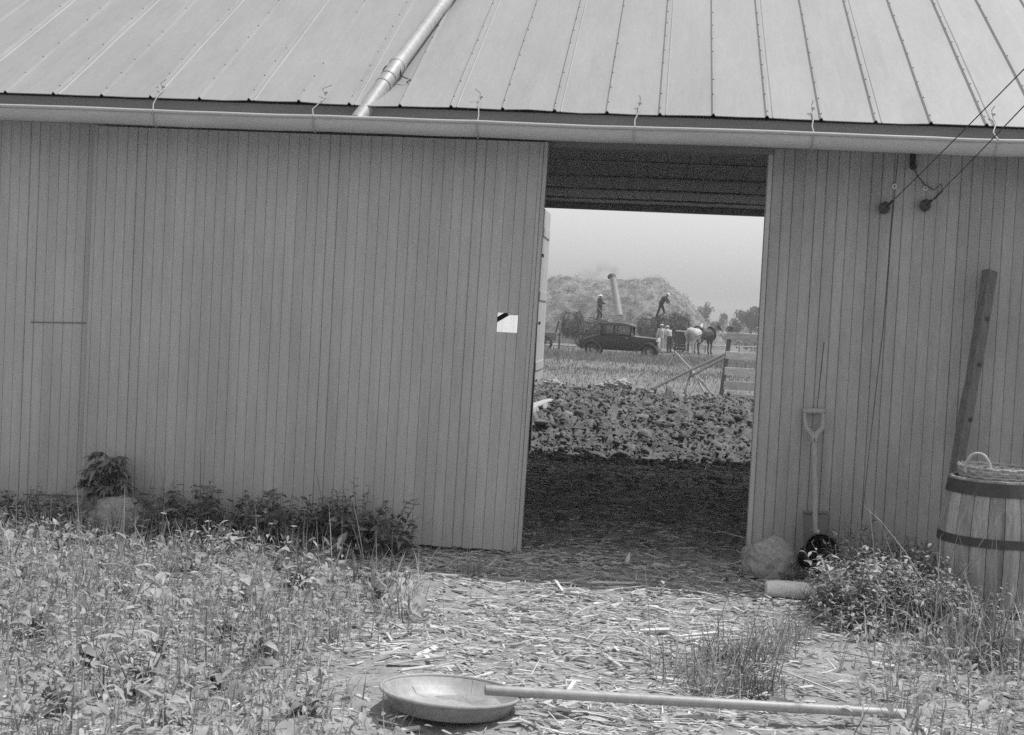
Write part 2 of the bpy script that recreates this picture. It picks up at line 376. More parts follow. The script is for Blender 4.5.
# ------------------------------------------------------------------ barn
XD0, XD1 = at(88, 300, -.08).x, at(533, 345, -.08).x       # sliding door
XJ = at(758, 345, 0).x                                     # right jamb
YB = 6.6                                                   # back wall
EY, EZ, SL = -.45, 2.83, .597                              # eave line and roof pitch
barn = empty('barn', (0, 3.3, 0), 0, 'grey painted board barn with ribbed metal roof and open doorway through it', 'barn')
def board(mb, x0, x1, z0, z1, y, th=.022, g=.002, dp=.0024):
    """one narrow matched board: eased edges form the groove, the tongue behind closes it"""
    j = y+random.uniform(-.0007, .0007); o = random.choice((0, .0006)); mb.tone = random.random()
    pr = [(x0-.001, th+o), (x0-.001, max(.009, dp+.001)+o), (x0+g*.45, dp), (x0+g, .0012), (x0+g+.0016, 0), (x1-g-.0016, 0), (x1-g, .0012), (x1-g*.45, dp), (x1+.001, max(.009, dp+.001)+o), (x1+.001, th+o)]
    k = len(pr); vs = [(x, j+d, z0) for x, d in pr]+[(x, j+d, z1) for x, d in pr]
    fs = [(i, i+1, k+i+1, k+i) for i in range(k-1)]+[(k-1, 0, k, 2*k-1), tuple(range(k-1, -1, -1)), tuple(range(k, 2*k))]
    mb.add(vs, fs)
BW = .0699
def boards(mb, xa, xb, z0, z1, y, hole=None, wide=(), x00=None):
    xs_ = [xa]; x = xa+BW if x00 is None else x00-math.floor((x00-xa)/BW)*BW
    while x < xb-.012:
        if x > xa+.012: xs_.append(x)
        x += BW
    xs_.append(xb)
    for i in range(len(xs_)-1):
        x0, x1 = xs_[i], xs_[i+1]; g = random.choice([.0022, .0026, .003, .0036]); za = z0+random.uniform(-.004, .004)
        dp = .0024
        if i in wide: g, dp = .0055, .008
        xm = (x0+x1)/2
        if hole and abs(xm-hole[0]) < hole[3]: board(mb, x0, x1, za, hole[1]+random.uniform(-.014, .012), y, g=g, dp=dp); board(mb, x0, x1, hole[2]+random.uniform(-.012, .014), z1, y, g=g, dp=dp)
        else: board(mb, x0, x1, za, z1, y, g=g, dp=dp)
# sliding door
hp = at(508.5, 331, -.08); hq = at(508.5, 315, -.08)
d_ = MB(); boards(d_, XD0, XD1, -.02, 2.68, -.08, hole=(hp.x, hp.z, hq.z, .069), wide=(5, 24, 38), x00=hp.x)
d_.v = [(x-.048*max(0, (x-XD0)/(XD1-XD0))**2*(1-z/2.68)+.008*max(0, (x-XD0)/(XD1-XD0))**2, y, z) for x, y, z in d_.v]     # the door has racked: its free edge leans
d_.tone = .5
door = d_.build('sliding_door', M['paint'], barn)
t_ = MB(); xt, xb_ = XD1+.010, XD1-.038; t_.add([(xb_, -.085, -.02), (xb_+.024, -.085, -.02), (xb_+.024, -.03, -.02), (xb_, -.03, -.02), (xt, -.085, 2.68), (xt+.024, -.085, 2.68), (xt+.024, -.03, 2.68), (xt, -.03, 2.68)], BOXF.tolist()); t_.build('edge_strip', M['paint'], door)
r_ = MB()
for z in (.35, 2.3): r_.box(XD0+.05, XD1-.03, -.056, -.03, z-.07, z+.07)
r_.bar((XD0+.1, -.043, .45), (-2.5, -.043, 2.2), .12, .024, (0, 1, 0)); r_.build('cross_brace', M['inside'], door)
# front wall: left of the doorway (partly behind the door) and right of it
w_ = MB(); boards(w_, -9, XD0+.75, -.03, 2.74, 0, wide=(20, 66)); w_.build('left_front_wall', M['paint'], barn)
w_ = MB(); boards(w_, XJ+.03, XJ+.03+BW*88, -.03, 2.74, 0, wide=(1, 4, 6, 9, 11, 17)); w_.build('right_front_wall', M['paint_old'], barn)
w_ = MB(); w_.tone = .8; w_.box(XJ, XJ+.028, -.012, .10, -.05, 2.66); w_.build('door_jamb', M['paint'], barn)
w_ = MB(); w_.box(XD0+.7, XJ+.028, -.022, .0, 2.66, 2.76); w_.box(XD0+.7, XJ, .003, .12, 2.66, 2.8); w_.build('door_lintel', M['fascia'], barn)
# small battens and knots on the wall
for q in ((31, 322, 86, 323), (24, 494, 82, 496)): k_ = MB(); k_.bar(at(q[0], q[1], -.002), at(q[2], q[3], -.002), .008, .008); k_.build('cross_joint', M['fascia'], barn)
for q in (((898, 155), (890, 245), (883, 330), (872, 425), (862, 518)), ((824, 342), (820, 380), (817, 408))):
    k_ = MB(); pts = [at(u, v, .001) for u, v in q]
    for i in range(len(pts)-1): k_.bar(pts[i], pts[i+1], .006-.0009*i, .004, (0, 1, 0))
    k_.build('open_joint', M['iron'], barn)
# other walls, loft floor
for x in (-9, 7): w_ = MB(); w_.box(x, x+.05, .03, YB, -.1, 2.83); w_.build('side_wall', M['inside'], barn)
w_ = MB(); HB = at(655, 212.3, YB).z
XL0 = -2.62
boards(w_, -9, XL0, -.05, 2.86, YB); boards(w_, 4.6, 7, -.05, 2.86, YB)  # opening widened on its unseen right side to let more light in
w_.box(XL0-.1, 4.7, YB-.06, YB+.02, HB, 2.95); w_.build('back_wall', M['inside'], barn)
w_ = MB()
x = -8.9
while x < 6.95: w_.box(x, x+.17, .13, YB-.08, 2.86+random.uniform(0, .006), 2.89); x += .174
for y in (1.2, 2.4, 3.6, 4.8, 5.9): w_.box(-8.9, 6.95, y, y+.09, 2.845, 2.8595)
w_.build('loft_floor', M['inside'], barn)
for x in (3.2, -3.4): w_ = MB(); w_.box(x, x+.14, 3.2, 3.34, -.05, 2.84); w_.build('inner_post', M['inside'], barn)
# post and folded upper leaf in the back doorway
pA = at(541.2, 215, YB+.1); xp = pA.x
w_ = MB(); w_.box(xp-.025, xp+.02, YB+.03, YB+.12, -.1, HB+.05); w_.bar((xp-.75, YB+.07, 1.28), (xp-.02, YB+.07, 1.76), .085, .05); w_.build('back_post', M['oldwood'], barn)
bl = MB(); lz = at(536, 381, YB+.4).z
for i in range(8):
    y0 = YB+.14+i*.14; bl.tone = random.random(); bl.box(xp-.02, xp+.012, y0, y0+.136, lz+random.uniform(-.02, .02), HB+.02)
bld = bl.build('back_door_leaf', M['leafboard'], barn)
for z in (lz+.18, (lz+HB)/2, HB-.25): bl = MB(); bl.box(xp+.013, xp+.021, YB+.16, YB+1.2, z-.05, z+.05); bl.build('ledge', M['leafboard'], bld)
for z in (at(537, 323, YB).z, at(541, 255, YB).z): bl = MB(); bl.box(xp+.036, xp+.046, YB+.03, YB+.22, z-.018, z+.018); bl.build('strap_hinge', M['iron'], bld)
# roof: ribbed sheet with a slightly wavy eave
ribs0, RS = -.085, .3283
def roofpt(x, s, lift=0):   # s: distance up the slope from the eave
    c = math.cos(math.atan(SL)); si = math.sin(math.atan(SL))
    wv = (.010*noise.noise(Vector((x*1.3, 0, s*.4)))+.008*noise.noise(Vector((x*4, 3, s*1.2))))*(1-.5*sm(0, 2, s))
    y = EY+s*c-si*(lift+wv); z = EZ+s*si+c*(lift+wv); return (x, y, z)
SLOPE_LEN = (3.3-EY)/math.cos(math.atan(SL))
xs = []; lf = []
for k in range(-28, 24):
    xr = ribs0+k*RS
    for dx, l in ((-.014, 0), (-.003, .015), (.003, .015), (.014, 0), (.03, .0), (.036, .004 if k % 2 == 0 else 0), (.042, 0), (RS*.5, 0)): xs.append(xr+dx); lf.append(l)
ss = list(np.linspace(0, 1, 5))+list(np.linspace(1.2, SLOPE_LEN, 16))
RV = [roofpt(x, s, l) for s in ss for x, l in zip(xs, lf)]; k = len(xs)
ii = (np.arange(len(ss)-1)[:, None]*k+np.arange(k-1)[None]).ravel()
q = np.stack([ii, ii+1, ii+k+1, ii+k], 1)
# sheet gets a real thickness below
RV2 = np.array(RV); lowv = RV2-np.array([0, -.003*.5, .004])
nv = len(RV2); edge = np.array([[i, nv+i, nv+i+1, i+1] for i in range(k-1)])
roof = npmesh('roof', np.concatenate([RV2, lowv]), np.concatenate([q, q[:, ::-1]+nv, edge]), np.full(2*nv, .5), M['roof'], parent=barn)
nb = MB()
for kk in range(-14, 12):
    xr = ribs0+kk*RS
    for s in np.arange(.04+random.uniform(0, .1), 2.6, .27):
        if random.random() < .2: continue
        p = Vector(roofpt(xr+random.uniform(-.003, .003), s+random.uniform(-.02, .02), .016)); nb.lathe([(.0, .004), (.0035, .0035), (.0045, -.002)], 6, p, (0, -.51, .86))
nb.build('roofing_nails', M['iron'], roof)['kind'] = 'stuff'
# the other slope, gable ends and soffit planks
w_ = MB(); RY, RZ = 3.3, EZ+SL*(3.3-EY)
w_.add([(-9.2, RY, RZ), (7.3, RY, RZ), (7.3, 2*RY-EY, EZ), (-9.2, 2*RY-EY, EZ)], [(0, 1, 2, 3)]); w_.build('back_roof', M['roof'], barn)
for x in (-8.98, 7.02): w_ = MB(); w_.add([(x, 0, 2.83), (x, 6.6, 2.83), (x, 3.3, 2.83+SL*3.3)], [(0, 1, 2)]); w_.build('gable', M['paint'], barn)
w_ = MB(); w_.add([(-9.2, EY+.035, EZ-.14), (7.3, EY+.035, EZ-.14), (7.3, EY+.035, EZ-.012), (-9.2, EY+.035, EZ-.012), (-9.2, EY+.06, EZ-.14), (7.3, EY+.06, EZ-.14), (7.3, EY+.06, EZ+.0), (-9.2, EY+.06, EZ+.0)],
      [(0, 1, 2, 3), (7, 6, 5, 4), (0, 4, 5, 1), (3, 2, 6, 7)]); w_.box(-9.2, 7.3, EY+.062, -.03, EZ-.13, EZ-.115); w_.build('fascia', M['fascia'], barn)
# gutter: half-round trough with a rolled lip, hung on wires
GYc = EY-.05; gp = at(500, 124.5, GYc-.06); GZ = gp.z; GR = .062
pr = [(GYc+GR*math.cos(t), GZ+GR*1.25*math.sin(t)) for t in np.linspace(PI, 2*PI, 13)]
pr = [(y, z) for y, z in pr]
inn = [(GYc+(y-GYc)*.95, GZ+(z-GZ)*.95) for y, z in pr][::-1]
loop = pr+inn; g_m = MB(); xs_ = np.linspace(-9.2, 7.3, 90); vs = []
for x in xs_:
    dz = .006*noise.noise(Vector((x*.9, 0, 0)))+.004*noise.noise(Vector((x*3, 7, 0))); vs += [(x, y, z+dz) for y, z in loop]
k = len(loop); fs = [(i*k+j, (i+1)*k+j, (i+1)*k+(j+1) % k, i*k+(j+1) % k) for i in range(len(xs_)-1) for j in range(k)]
g_m.add(vs, fs)
g_m.tube([(x, GYc-GR-.002, GZ+.008+.006*noise.noise(Vector((x*.9, 0, 0)))+.004*noise.noise(Vector((x*3, 7, 0)))) for x in xs_], .012, 8)
gut = g_m.build('gutter', M['gutter'], barn, smooth=50)
for px, py in ((153, 117), (313, 121), (477, 125), (634, 130), (813, 136), (997, 141)):
    x = at(px, py, GYc-GR).x; m_ = MB()
    pts = [(x, GYc+(GR+.006)*math.cos(t), GZ+(GR*1.25+.006)*math.sin(t)) for t in np.linspace(PI*1.02, 1.75*PI, 9)]
    top = Vector(roofpt(x+random.uniform(-.02, .03), .10, .014))
    up = [(x+.004, GYc-GR-.014, GZ+.01), (x+random.uniform(-.02, .01), GYc-.02, GZ+.06), (top.x, EY-.012, EZ+.012), tuple(top)]
    m_.tube(pts[::-1]+up, .0042, 6)
    m_.tube([top, top+Vector((random.uniform(-.03, .03), .02, .045)), top+Vector((random.uniform(-.04, .04), .01, .07))], .003, 5)
    m_.tube([top+Vector((.012*math.cos(a*2), .012*math.sin(a*2)-.01+a*.004, .012+a*.002)) for a in range(7)], .003, 5)
    m_.build('hanger_wire', M['tie'], gut)
# rain spout lying down the roof into the gutter
sA = at(357, 124, GYc+.01); sB = at(396, 78, EY+.38); sB = Vector(roofpt(sB.x, .50, .075))
dx = (at(428, 38, .70).x-sB.x)/((.70-EY)/math.cos(math.atan(SL))-.5)
m_ = MB(); top = Vector(roofpt(sB.x+dx*3.5, 4.0, .075)); b0 = Vector((sA.x, sA.y-.0, GZ-.005)); b1 = b0.lerp(sB, .45)
m_.tube([b0, b1, sB, sB+(top-sB)*.04, top], [.052, .054, .055, .05, .05], 18)
m_.tube([sB-(sB-b1)*.02, sB+(top-sB)*.012], .0585, 18); m_.tube([b1+(sB-b1)*.35, b1+(sB-b1)*.40], .0575, 18); m_.tube([b1+(sB-b1)*.6, b1+(sB-b1)*.64], .0575, 18)
sp = m_.build('rain_spout', M['galv'], barn, smooth=50)
m_ = MB(); q0 = sB+(b1-sB)*.25; m_.tube([q0+Vector((.062*math.cos(t), 0, .062*math.sin(t))) for t in np.linspace(-.3, PI, 9)], .004, 5)
m_.tube([q0+Vector((.06, 0, -.01)), q0+Vector((.10, -.02, -.03)), q0+Vector((.13, .0, -.035)), q0+Vector((.10, .02, -.05))], .004, 5); m_.build('spout_tie', M['wire'], sp)

# ------------------------------------------------------------------ whitewashed shed beyond the back doorway, on the left
shed = empty('shed', (-4.2, 13, 0), 0, 'whitewashed shed beside the yard, glimpsed left of the back post', 'shed')
xw = -2.62
m_ = MB()
y = 8.6
while y < 17.9:
    m_.tone = random.random(); m_.box(xw-.03, xw+random.uniform(-.002, .003), y, y+.196, .0, 3.75); y += .2
m_.box(-6, xw-.035, 8.6, 8.64, 0, 3.75); m_.box(-6, xw-.035, 17.96, 18.0, 0, 3.75); m_.box(-6, -5.96, 8.65, 17.95, 0, 3.0); m_.build('wall', M['whitewash'], shed)
m_ = MB(); m_.add([(xw+.02, 8.4, 3.755), (xw+.02, 18.05, 3.755), (-4.3, 18.05, 4.5), (-4.3, 8.4, 4.5), (-6.2, 18.05, 3.1), (-6.2, 8.4, 3.1)], [(0, 1, 2, 3), (3, 2, 4, 5)]); m_.build('roof', M['roof'], shed)
m_ = MB(); m_.box(xw+.004, xw+.02, 9.4, 10.2, .1, 2.0); m_.build('door', M['oldwood'], shed)

# ------------------------------------------------------------------ insulators and wires on the right wall
def insulator(px, py, label):
    p = at(px, py, -.06); o = empty('insulator', (p.x, 0, p.z), 0, label, 'insulator', 'wire insulators on the barn wall')
    m_ = MB(); m_.lathe([(0, -.002), (.03, 0), (.036, .012), (.022, .022), (.022, .03), (.036, .04), (.034, .055), (.012, .062), (0, .062)], 16, (p.x, -.004, p.z), (-.25, -1, -.05)); m_.build('knob', M['porcelain'], o, smooth=True)
    m_ = MB(); m_.bar((p.x-.012, -.003, p.z-.035), (p.x+.012, -.003, p.z+.04), .03, .008, (0, 1, 0)); m_.build('bracket', M['iron'], o)
    return p
def wire(pts, label, r=.0032):
    o = MB(); loc = pts[0]; o.tube(pts, r, 6); return tag(o.build('overhead_wire', M['wire'], None, loc, smooth=True), label, 'wire', 'wires running up from the barn wall')
pa = insulator(886, 207.5, 'dark insulator left of the other on the right barn wall')
pb = insulator(927, 205, 'dark insulator right of the other, under the knob with tangled wire')
def sagline(p, q, n=14, sag=.03): return [p.lerp(q, t)-Vector((0, 0, sag*4*t*(1-t))) for t in np.linspace(0, 1, n)]
ea = at(1000, 88.5, -2.0); eb = at(1000, 126, -2.0)
wire(sagline(Vector((pa.x, -.06, pa.z)), Vector((pa.x, -.06, pa.z)).lerp(ea, 3.0)), 'taut thin wire climbing to the upper right from the left insulator')
wire(sagline(Vector((pb.x, -.06, pb.z)), Vector((pb.x, -.06, pb.z)).lerp(eb, 3.0)), 'taut thin wire climbing to the upper right from the right insulator')
for (p0, e0) in ((pa, ea), (pb, eb)):
    p0 = Vector((p0.x, -.06, p0.z)); dd = (e0-p0).normalized()
    for w in [1]:
        m_ = MB(); m_.tube([p0+dd*(.03+.004*i)+Vector((.008*math.cos(i*1.3), -.004, .008*math.sin(i*1.3))) for i in range(30)], .003, 5)
        tag(m_.build('wire_splice', M['wire'], None, p0), 'twisted splice binding the %s wire at its dark insulator' % ('left' if p0.x < 1.4 else 'right'), 'wire splice')
k0 = at(913, 166, -.04); k1 = at(926, 188, -.03); k2 = at(895, 186, -.03)
kn = empty('line_bracket', (k0.x, 0, k0.z), 0, 'dark knob under the gutter with a loose wire hanging to an eyelet', 'bracket')
m_ = MB(); m_.bar((k0.x, -.015, k0.z+.08), (k0.x, -.015, k0.z), .035, .03, (0, 1, 0)); m_.lathe([(0, 0), (.02, 0), (.022, .03), (.01, .045), (0, .045)], 12, (k0.x, -.03, k0.z-.005), (0, -1, 0)); m_.build('knob', M['porcelain'], kn)
m_ = MB(); m_.tube([(k0.x, -.05, k0.z-.01), (k0.x+.03, -.045, k0.z-.06), (k1.x-.01, -.035, k1.z+.02), (k1.x+.05, -.04, k1.z-.012), (k1.x+.09, -.04, k1.z+.03), (k1.x+.10, -.045, k1.z-.02), (pb.x+.04, -.07, pb.z+.035)], .004, 6); m_.build('loose_wire', M['wire'], kn)
for p, l in ((k1, 'white eyelet on the barn wall at the end of the loose wire'), (k2, 'white eyelet above the left insulator on the barn wall')):
    m_ = MB(); m_.lathe([(.005, -.004), (.006, .012), (.017, .012), (.019, .0), (.019, -.004)], 14, (p.x, -.004, p.z), (0, -1, 0)); tag(m_.build('eyelet', M['white_porcelain'], None, (p.x, 0, p.z)), l, 'eyelet', 'eyelets on the barn wall')

# ------------------------------------------------------------------ shovel, pail, stones, log
hA = at(814, 409, -.05); hB = at(816, 566, -.24); sh = empty('shovel', (hB.x, hB.y, hB.z), 0, 'square bladed shovel with D-grip leaning on the wall right of the doorway', 'shovel')
dv = (hA-hB); Ls = dv.length; dv.normalize(); sx = Vector((1, 0, 0)); sx = (sx-dv*sx.dot(dv)).normalized(); sn = sx.cross(dv)
TM = Matrix(((sx.x, sn.x, dv.x, hB.x), (sx.y, sn.y, dv.y, hB.y), (sx.z, sn.z, dv.z, hB.z), (0, 0, 0, 1)))   # local x across, y normal (to camera side = -), z up the shaft
m_ = MB(); m_.T = TM; bz = .34
vs = []; fs = []; NU, NV = 9, 7
for side in (0, 1):
    for j in range(NV):
        v = j/(NV-1)
        for i in range(NU):
            u = i/(NU-1)*2-1; wv = .080*(1-.06*(1-v))
            vs.append((u*wv, .016*(u*u)-.010+.02*(1-v)**2*0+(.0025 if side else 0), v*bz))
for j in range(NV-1):
    for i in range(NU-1):
        a = j*NU+i; fs.append((a, a+1, a+NU+1, a+NU)); o2 = NU*NV; fs.append((a+o2+NU, a+o2+NU+1, a+o2+1, a+o2))
m_.add(vs, fs)
m_.bar((-.08, .0, bz), (-.02, .0, bz), .012, .02); m_.bar((.02, .0, bz), (.08, .0, bz), .012, .02)
m_.build('blade', mat('worn_shovel_steel', .15, .25, 12, (1, 1, 1), .55, .1, 50, .002, metal=.2, stain=.3, stscale=6), sh, smooth=50)
m_ = MB(); m_.T = TM
m_.tube([(0, -.012, bz-.16), (0, -.01, bz), (0, -.008, bz+.22)], [.012, .021, .02], 10); m_.build('socket', M['handle'], sh, smooth=50)
m_ = MB(); m_.T = TM; m_.tube([(0, -.01, bz+.15), (0, -.02, bz+.4), (0, -.012, Ls-.19)], [.0185, .019, .018], 12); m_.build('shaft', M['handle'], sh, smooth=50)
m_ = MB(); m_.T = TM
m_.tube([(0, -.012, Ls-.21), (-.012, -.012, Ls-.165), (-.052, -.012, Ls-.12), (-.060, -.012, Ls-.06), (-.058, -.012, Ls-.008)], [.022, .022, .017, .013, .013], 10)
m_.tube([(0, -.012, Ls-.21), (.012, -.012, Ls-.165), (.052, -.012, Ls-.12), (.060, -.012, Ls-.06), (.058, -.012, Ls-.008)], [.022, .022, .017, .013, .013], 10)
m_.tube([(-.07, -.012, Ls-.012), (.07, -.012, Ls-.012)], .019, 12); m_.add([(-.03, -.010, Ls-.15), (.03, -.010, Ls-.15), (0, -.010, Ls-.20), (-.03, -.02, Ls-.15), (.03, -.02, Ls-.15), (0, -.02, Ls-.20)], [(0, 1, 2), (5, 4, 3), (0, 3, 4, 1), (1, 4, 5, 2), (2, 5, 3, 0)])
m_.build('grip', M['handle'], sh, smooth=50)
pc = at(822, 551, -.50); pl = empty('pail', (pc.x, pc.y+.08, pc.z-.12), 0, 'black pail tipped on its side in front of the shovel blade', 'pail')
ax = Vector((.12, -.80, .34)).normalized(); R0 = .108
m_ = MB(); m_.lathe([(0, -.24), (.085, -.24), (.095, -.22), (R0, 0), (R0-.004, 0), (.09, -.215), (0, -.218)], 32, pc, ax); m_.build('body', M['black'], pl, smooth=40)
m_ = MB(); zz = ax; x1 = zz.orthogonal().normalized(); y1 = zz.cross(x1)
m_.tube([pc+(x1*math.cos(t)+y1*math.sin(t))*R0 for t in np.linspace(0, 2*PI, 33)[:-1]], .0045, 6, closed=True); m_.build('rim', M['iron'], pl, smooth=True)
c = gnd(766, 572); tag(boulder('boulder', (c.x, -.36, .06), (.185, .16, .165), M['stone'], 3.3, .16), 'rounded grey boulder at the right foot of the barn doorway', 'boulder', 'boulders against the barn')
c = at(122, 522, -.32); tag(boulder('boulder', (c.x, -.34, c.z-.02), (.235, .17, .19), M['stone'], 8.1, .12), 'low rounded boulder half sunk in weeds below the sapling', 'boulder', 'boulders against the barn')
p0 = gnd(766, 589.5, .01); m_ = MB(); pts = [(p0.x+t*.34, p0.y+.03*t, .015+.004*math.sin(t*5)) for t in np.linspace(0, 1, 6)]
m_.tube(pts, [.047, .05, .049, .05, .048, .046], 14); tag(m_.build('log', M['palewood'], None, (p0.x, p0.y, -.03), smooth=50), 'short pale barkless log in front of the right boulder', 'log')

# ------------------------------------------------------------------ barrel, basket, plank
bc = at(990, 560, -.95); bx, by = bc.x, -.95; z0 = -.05; hb = .80
ba = empty('barrel', (bx, by, z0), 0, 'weathered wooden barrel with dark iron hoops at the right of the weeds', 'barrel')
def br(z): t = z/hb; return .252+.050*math.sin(PI*min(1, max(0, t*.93+.02)))-.012*t
m_ = MB(); NS = 20
for i in range(NS):
    m_.tone = random.random(); a0 = 2*PI*i/NS+.006; a1 = 2*PI*(i+1)/NS-.006; off = random.uniform(-.0015, .0015)
    zs = np.linspace(0, hb, 11); vs = []
    for z in zs:
        for a_, r in ((a0, 0), ((a0+a1)/2, .0025), (a1, 0)): vs.append((bx+(br(z)+r+off)*math.cos(a_), by+(br(z)+r+off)*math.sin(a_), z0+z+(random.uniform(-.004, .004) if z == hb else 0)))
        for a_ in (a1, a0): vs.append((bx+(br(z)-.022)*math.cos(a_), by+(br(z)-.022)*math.sin(a_), z0+z))
    fs = []
    for j in range(10):
        for e in range(5): fs.append((j*5+e, j*5+(e+1) % 5, (j+1)*5+(e+1) % 5, (j+1)*5+e))
    fs.append(tuple(range(50, 55))); m_.add(vs, fs)
m_.build('stave_wall', M['stave'], ba, smooth=25)
m_ = MB(); m_.lathe([(0, hb-.1), (br(hb)-.022, hb-.1), (br(hb)-.022, hb-.085), (0, hb-.085)], 24, (bx, by, z0)); m_.build('barrel_head', M['stave'], ba)
for z, w in ((hb-.05, .075), (hb-.345, .05), (.05, .05)):
    m_ = MB(); ra, rb = br(z-w/2)+.004, br(z+w/2)+.004
    m_.lathe([(ra, z-w/2), (ra+.003, z-w/2), (rb+.003, z+w/2), (rb, z+w/2)], 40, (bx, by, z0)); m_.build('hoop', M['iron'], ba, smooth=30)
bz = z0+hb; bk = empty('basket', (bx, by, bz-.08), 0, 'pale wicker basket with loop handle set in the top of the barrel', 'basket')
m_ = MB()
for k in range(9):
    z = bz-.08+k*.017; r = .175+.0035*k
    for ph in (0, 1):
        m_.tone = random.random(); m_.tube([(bx+(r+.006*math.cos(14*t+PI*(k+ph)))*math.cos(t), by+(r+.006*math.cos(14*t+PI*(k+ph)))*math.sin(t), z+.006*ph) for t in np.linspace(0, 2*PI, 113)[:-1]], .006, 6, closed=True)
m_.lathe([(0, 0), (.17, 0), (.17, .008), (0, .008)], 20, (bx, by, bz-.085)); m_.build('woven_bowl', M['wicker'], bk, smooth=True)
m_ = MB()
for k in range(28):
    t = 2*PI*k/28; m_.tube([(bx+.175*math.cos(t), by+.175*math.sin(t), bz-.08), (bx+.207*math.cos(t), by+.207*math.sin(t), bz+.074)], .004, 5)
m_.build('rib', M['wicker'], bk)
m_ = MB(); hc = Vector((bx-.135, by-.15, bz+.05))
for s in range(3):
    m_.tone = random.random()
    m_.tube([hc+Vector((.062*math.cos(t)+.004*math.cos(9*t+s*2), -.03*math.cos(t)+.004*math.sin(9*t+s*2), .095*math.sin(t))) for t in np.linspace(-.2, PI+.2, 25)], .0065, 6)
m_.build('loop_handle', M['wicker'], bk, smooth=True)
pt = at(990, 271, -.10); pb_ = at(949, 520, -.42); pb_ = pb_+(pb_-pt)*.16
m_ = MB(); N_ = 14
m_.tone = .4; pts = [pt.lerp(pb_, t)+Vector((.004*math.sin(t*7), 0, 0)) for t in np.linspace(0, 1, N_)]
for i in range(N_-1):
    m_.bar(pts[i], pts[i+1], .088+.004*math.sin(i*1.7), .055, (0, 1, 0)) if False else None
d0 = (pb_-pt).normalized(); ax_ = Vector((1, 0, 0)); ax_ = (ax_-d0*ax_.dot(d0)).normalized(); nn = ax_.cross(d0); ax_, nn = ax_*.86+nn*.5, nn*.86-ax_*.5
vs = []
for i, p in enumerate(pts):
    w = .036+random.uniform(-.004, .004); t = .03+random.uniform(-.003, .003)
    vs += [p+ax_*(-w)-nn*t, p+ax_*(w*.92)-nn*t, p+ax_*w-nn*t*.8, p+ax_*w+nn*t, p-ax_*w+nn*t, p-ax_*w*1.02-nn*t*.7]
m_.add(vs, [(i*6+j, i*6+(j+1) % 6, (i+1)*6+(j+1) % 6, (i+1)*6+j) for i in range(N_-1) for j in range(6)]+[(0, 1, 2, 3, 4, 5), tuple(range(N_*6-1, N_*6-7, -1))])
plank = empty('plank', tuple(pb_), 0, 'thick weathered plank leaning on the wall behind the barrel', 'plank')
m_.build('timber', M['oldwood'], plank)
for t in (.17, .33, .52):
    p = pt.lerp(pb_, t); b_ = MB(); b_.lathe([(0, .014), (.011, .012), (.013, 0), (.013, -.01)], 8, p+Vector((.012, 0, 0))-nn*.03*(1 if nn.y > 0 else -1), (0, -1, 0)); b_.build('bolt', M['iron'], plank)

# ------------------------------------------------------------------ pan and pipe in the foreground
pc = gnd(450, 702, .0); pan = empty('pan', (pc.x, pc.y, -.04), 0, 'shallow round galvanised pan lying in the chips at the bottom edge', 'pan')
m_ = MB(); m_.lathe([(0, .012), (.20, .010), (.225, .02), (.262, .075), (.272, .078), (.276, .072), (.268, .066), (.232, .012), (.20, 0), (0, 0)], 64, (pc.x, pc.y, -.035), (.03, .06, 1)); m_.build('bowl', M['galv'], pan, smooth=35)
m_ = MB(); m_.tube([Vector((pc.x, pc.y, .045))+Vector((.276*math.cos(t), .276*math.sin(t), -.276*(.03*math.cos(t)+.06*math.sin(t)))) for t in np.linspace(0, 2*PI, 65)[:-1]], .007, 8, closed=True); m_.build('rolled_rim', M['galv'], pan, smooth=True)
q0 = gnd(485, 690, .07); q1 = gnd(905, 714, .0)
m_ = MB(); m_.lathe([(.016, 0), (.0195, 0), (.0205, .004), (.0205, (q1-q0).length), (.016, (q1-q0).length), (.016, 0)], 20, q0, (q1-q0)); tag(m_.build('pipe', M['galv'], None, tuple(q1), smooth=40), 'straight pale metal pipe resting on the pan rim', 'pipe')

# ------------------------------------------------------------------ yard: fence, poles, rocks
fen = empty('board_fence', tuple(at(741, 395, 15)*1), 0, 'weathered five board fence beyond the doorway on the right', 'fence')
YF = 15; lean = .10
for i, (py, sg) in enumerate(((335.5, 0), (355, 1), (371, 0), (385, 1), (396.5, 0))):
    a = at(729.5-(py-335)*.06, py, YF); z = a.z; m_ = MB(); m_.tone = random.random()
    m_.bar((a.x-.05, YF-.04, z), (3.4, YF-.04+random.uniform(-.05, .05), z-.05+random.uniform(-.04, .04)), .022, .125+random.uniform(-.01, .02)); m_.build('board', M['greywood'], fen)
for px, t in ((731, .13), (775, .03), (830, -.04)):
    a = at(px, 327, YF+.05); m_ = MB(); m_.bar((a.x-t, YF+.05, .0), (a.x, YF+.05, a.z), .075, .08); m_.build('post', M['oldwood'], fen)
ap = at(675, 352, 17.5); YP = 17.5
pole = empty('pole_frame', (ap.x, YP, .1), 0, 'frame of crossed poles standing in the field left of the fence', 'pole frame')
def polebar(A, B, r, m): q = MB(); q.tube([A, (A+B)/2+Vector((0, 0, .01)), B], r, 8); q.build('pole', m, pole, smooth=True)
polebar(at(652, 389, 16.4), at(729, 352, 17.6), .028, M['oldwood']); polebar(at(690, 377, 17.0), at(729, 355.5, 17.5), .024, M['oldwood'])
polebar(ap, at(713, 395, 17.2), .022, M['handle']); polebar(at(692, 371, 17.3), at(706, 395, 17.0), .018, M['handle'])
polebar(at(676, 351, 17.6), at(668, 366, 17.3), .018, M['oldwood']); polebar(at(691, 372, 17.4), at(685, 392, 17.1), .02, M['oldwood'])
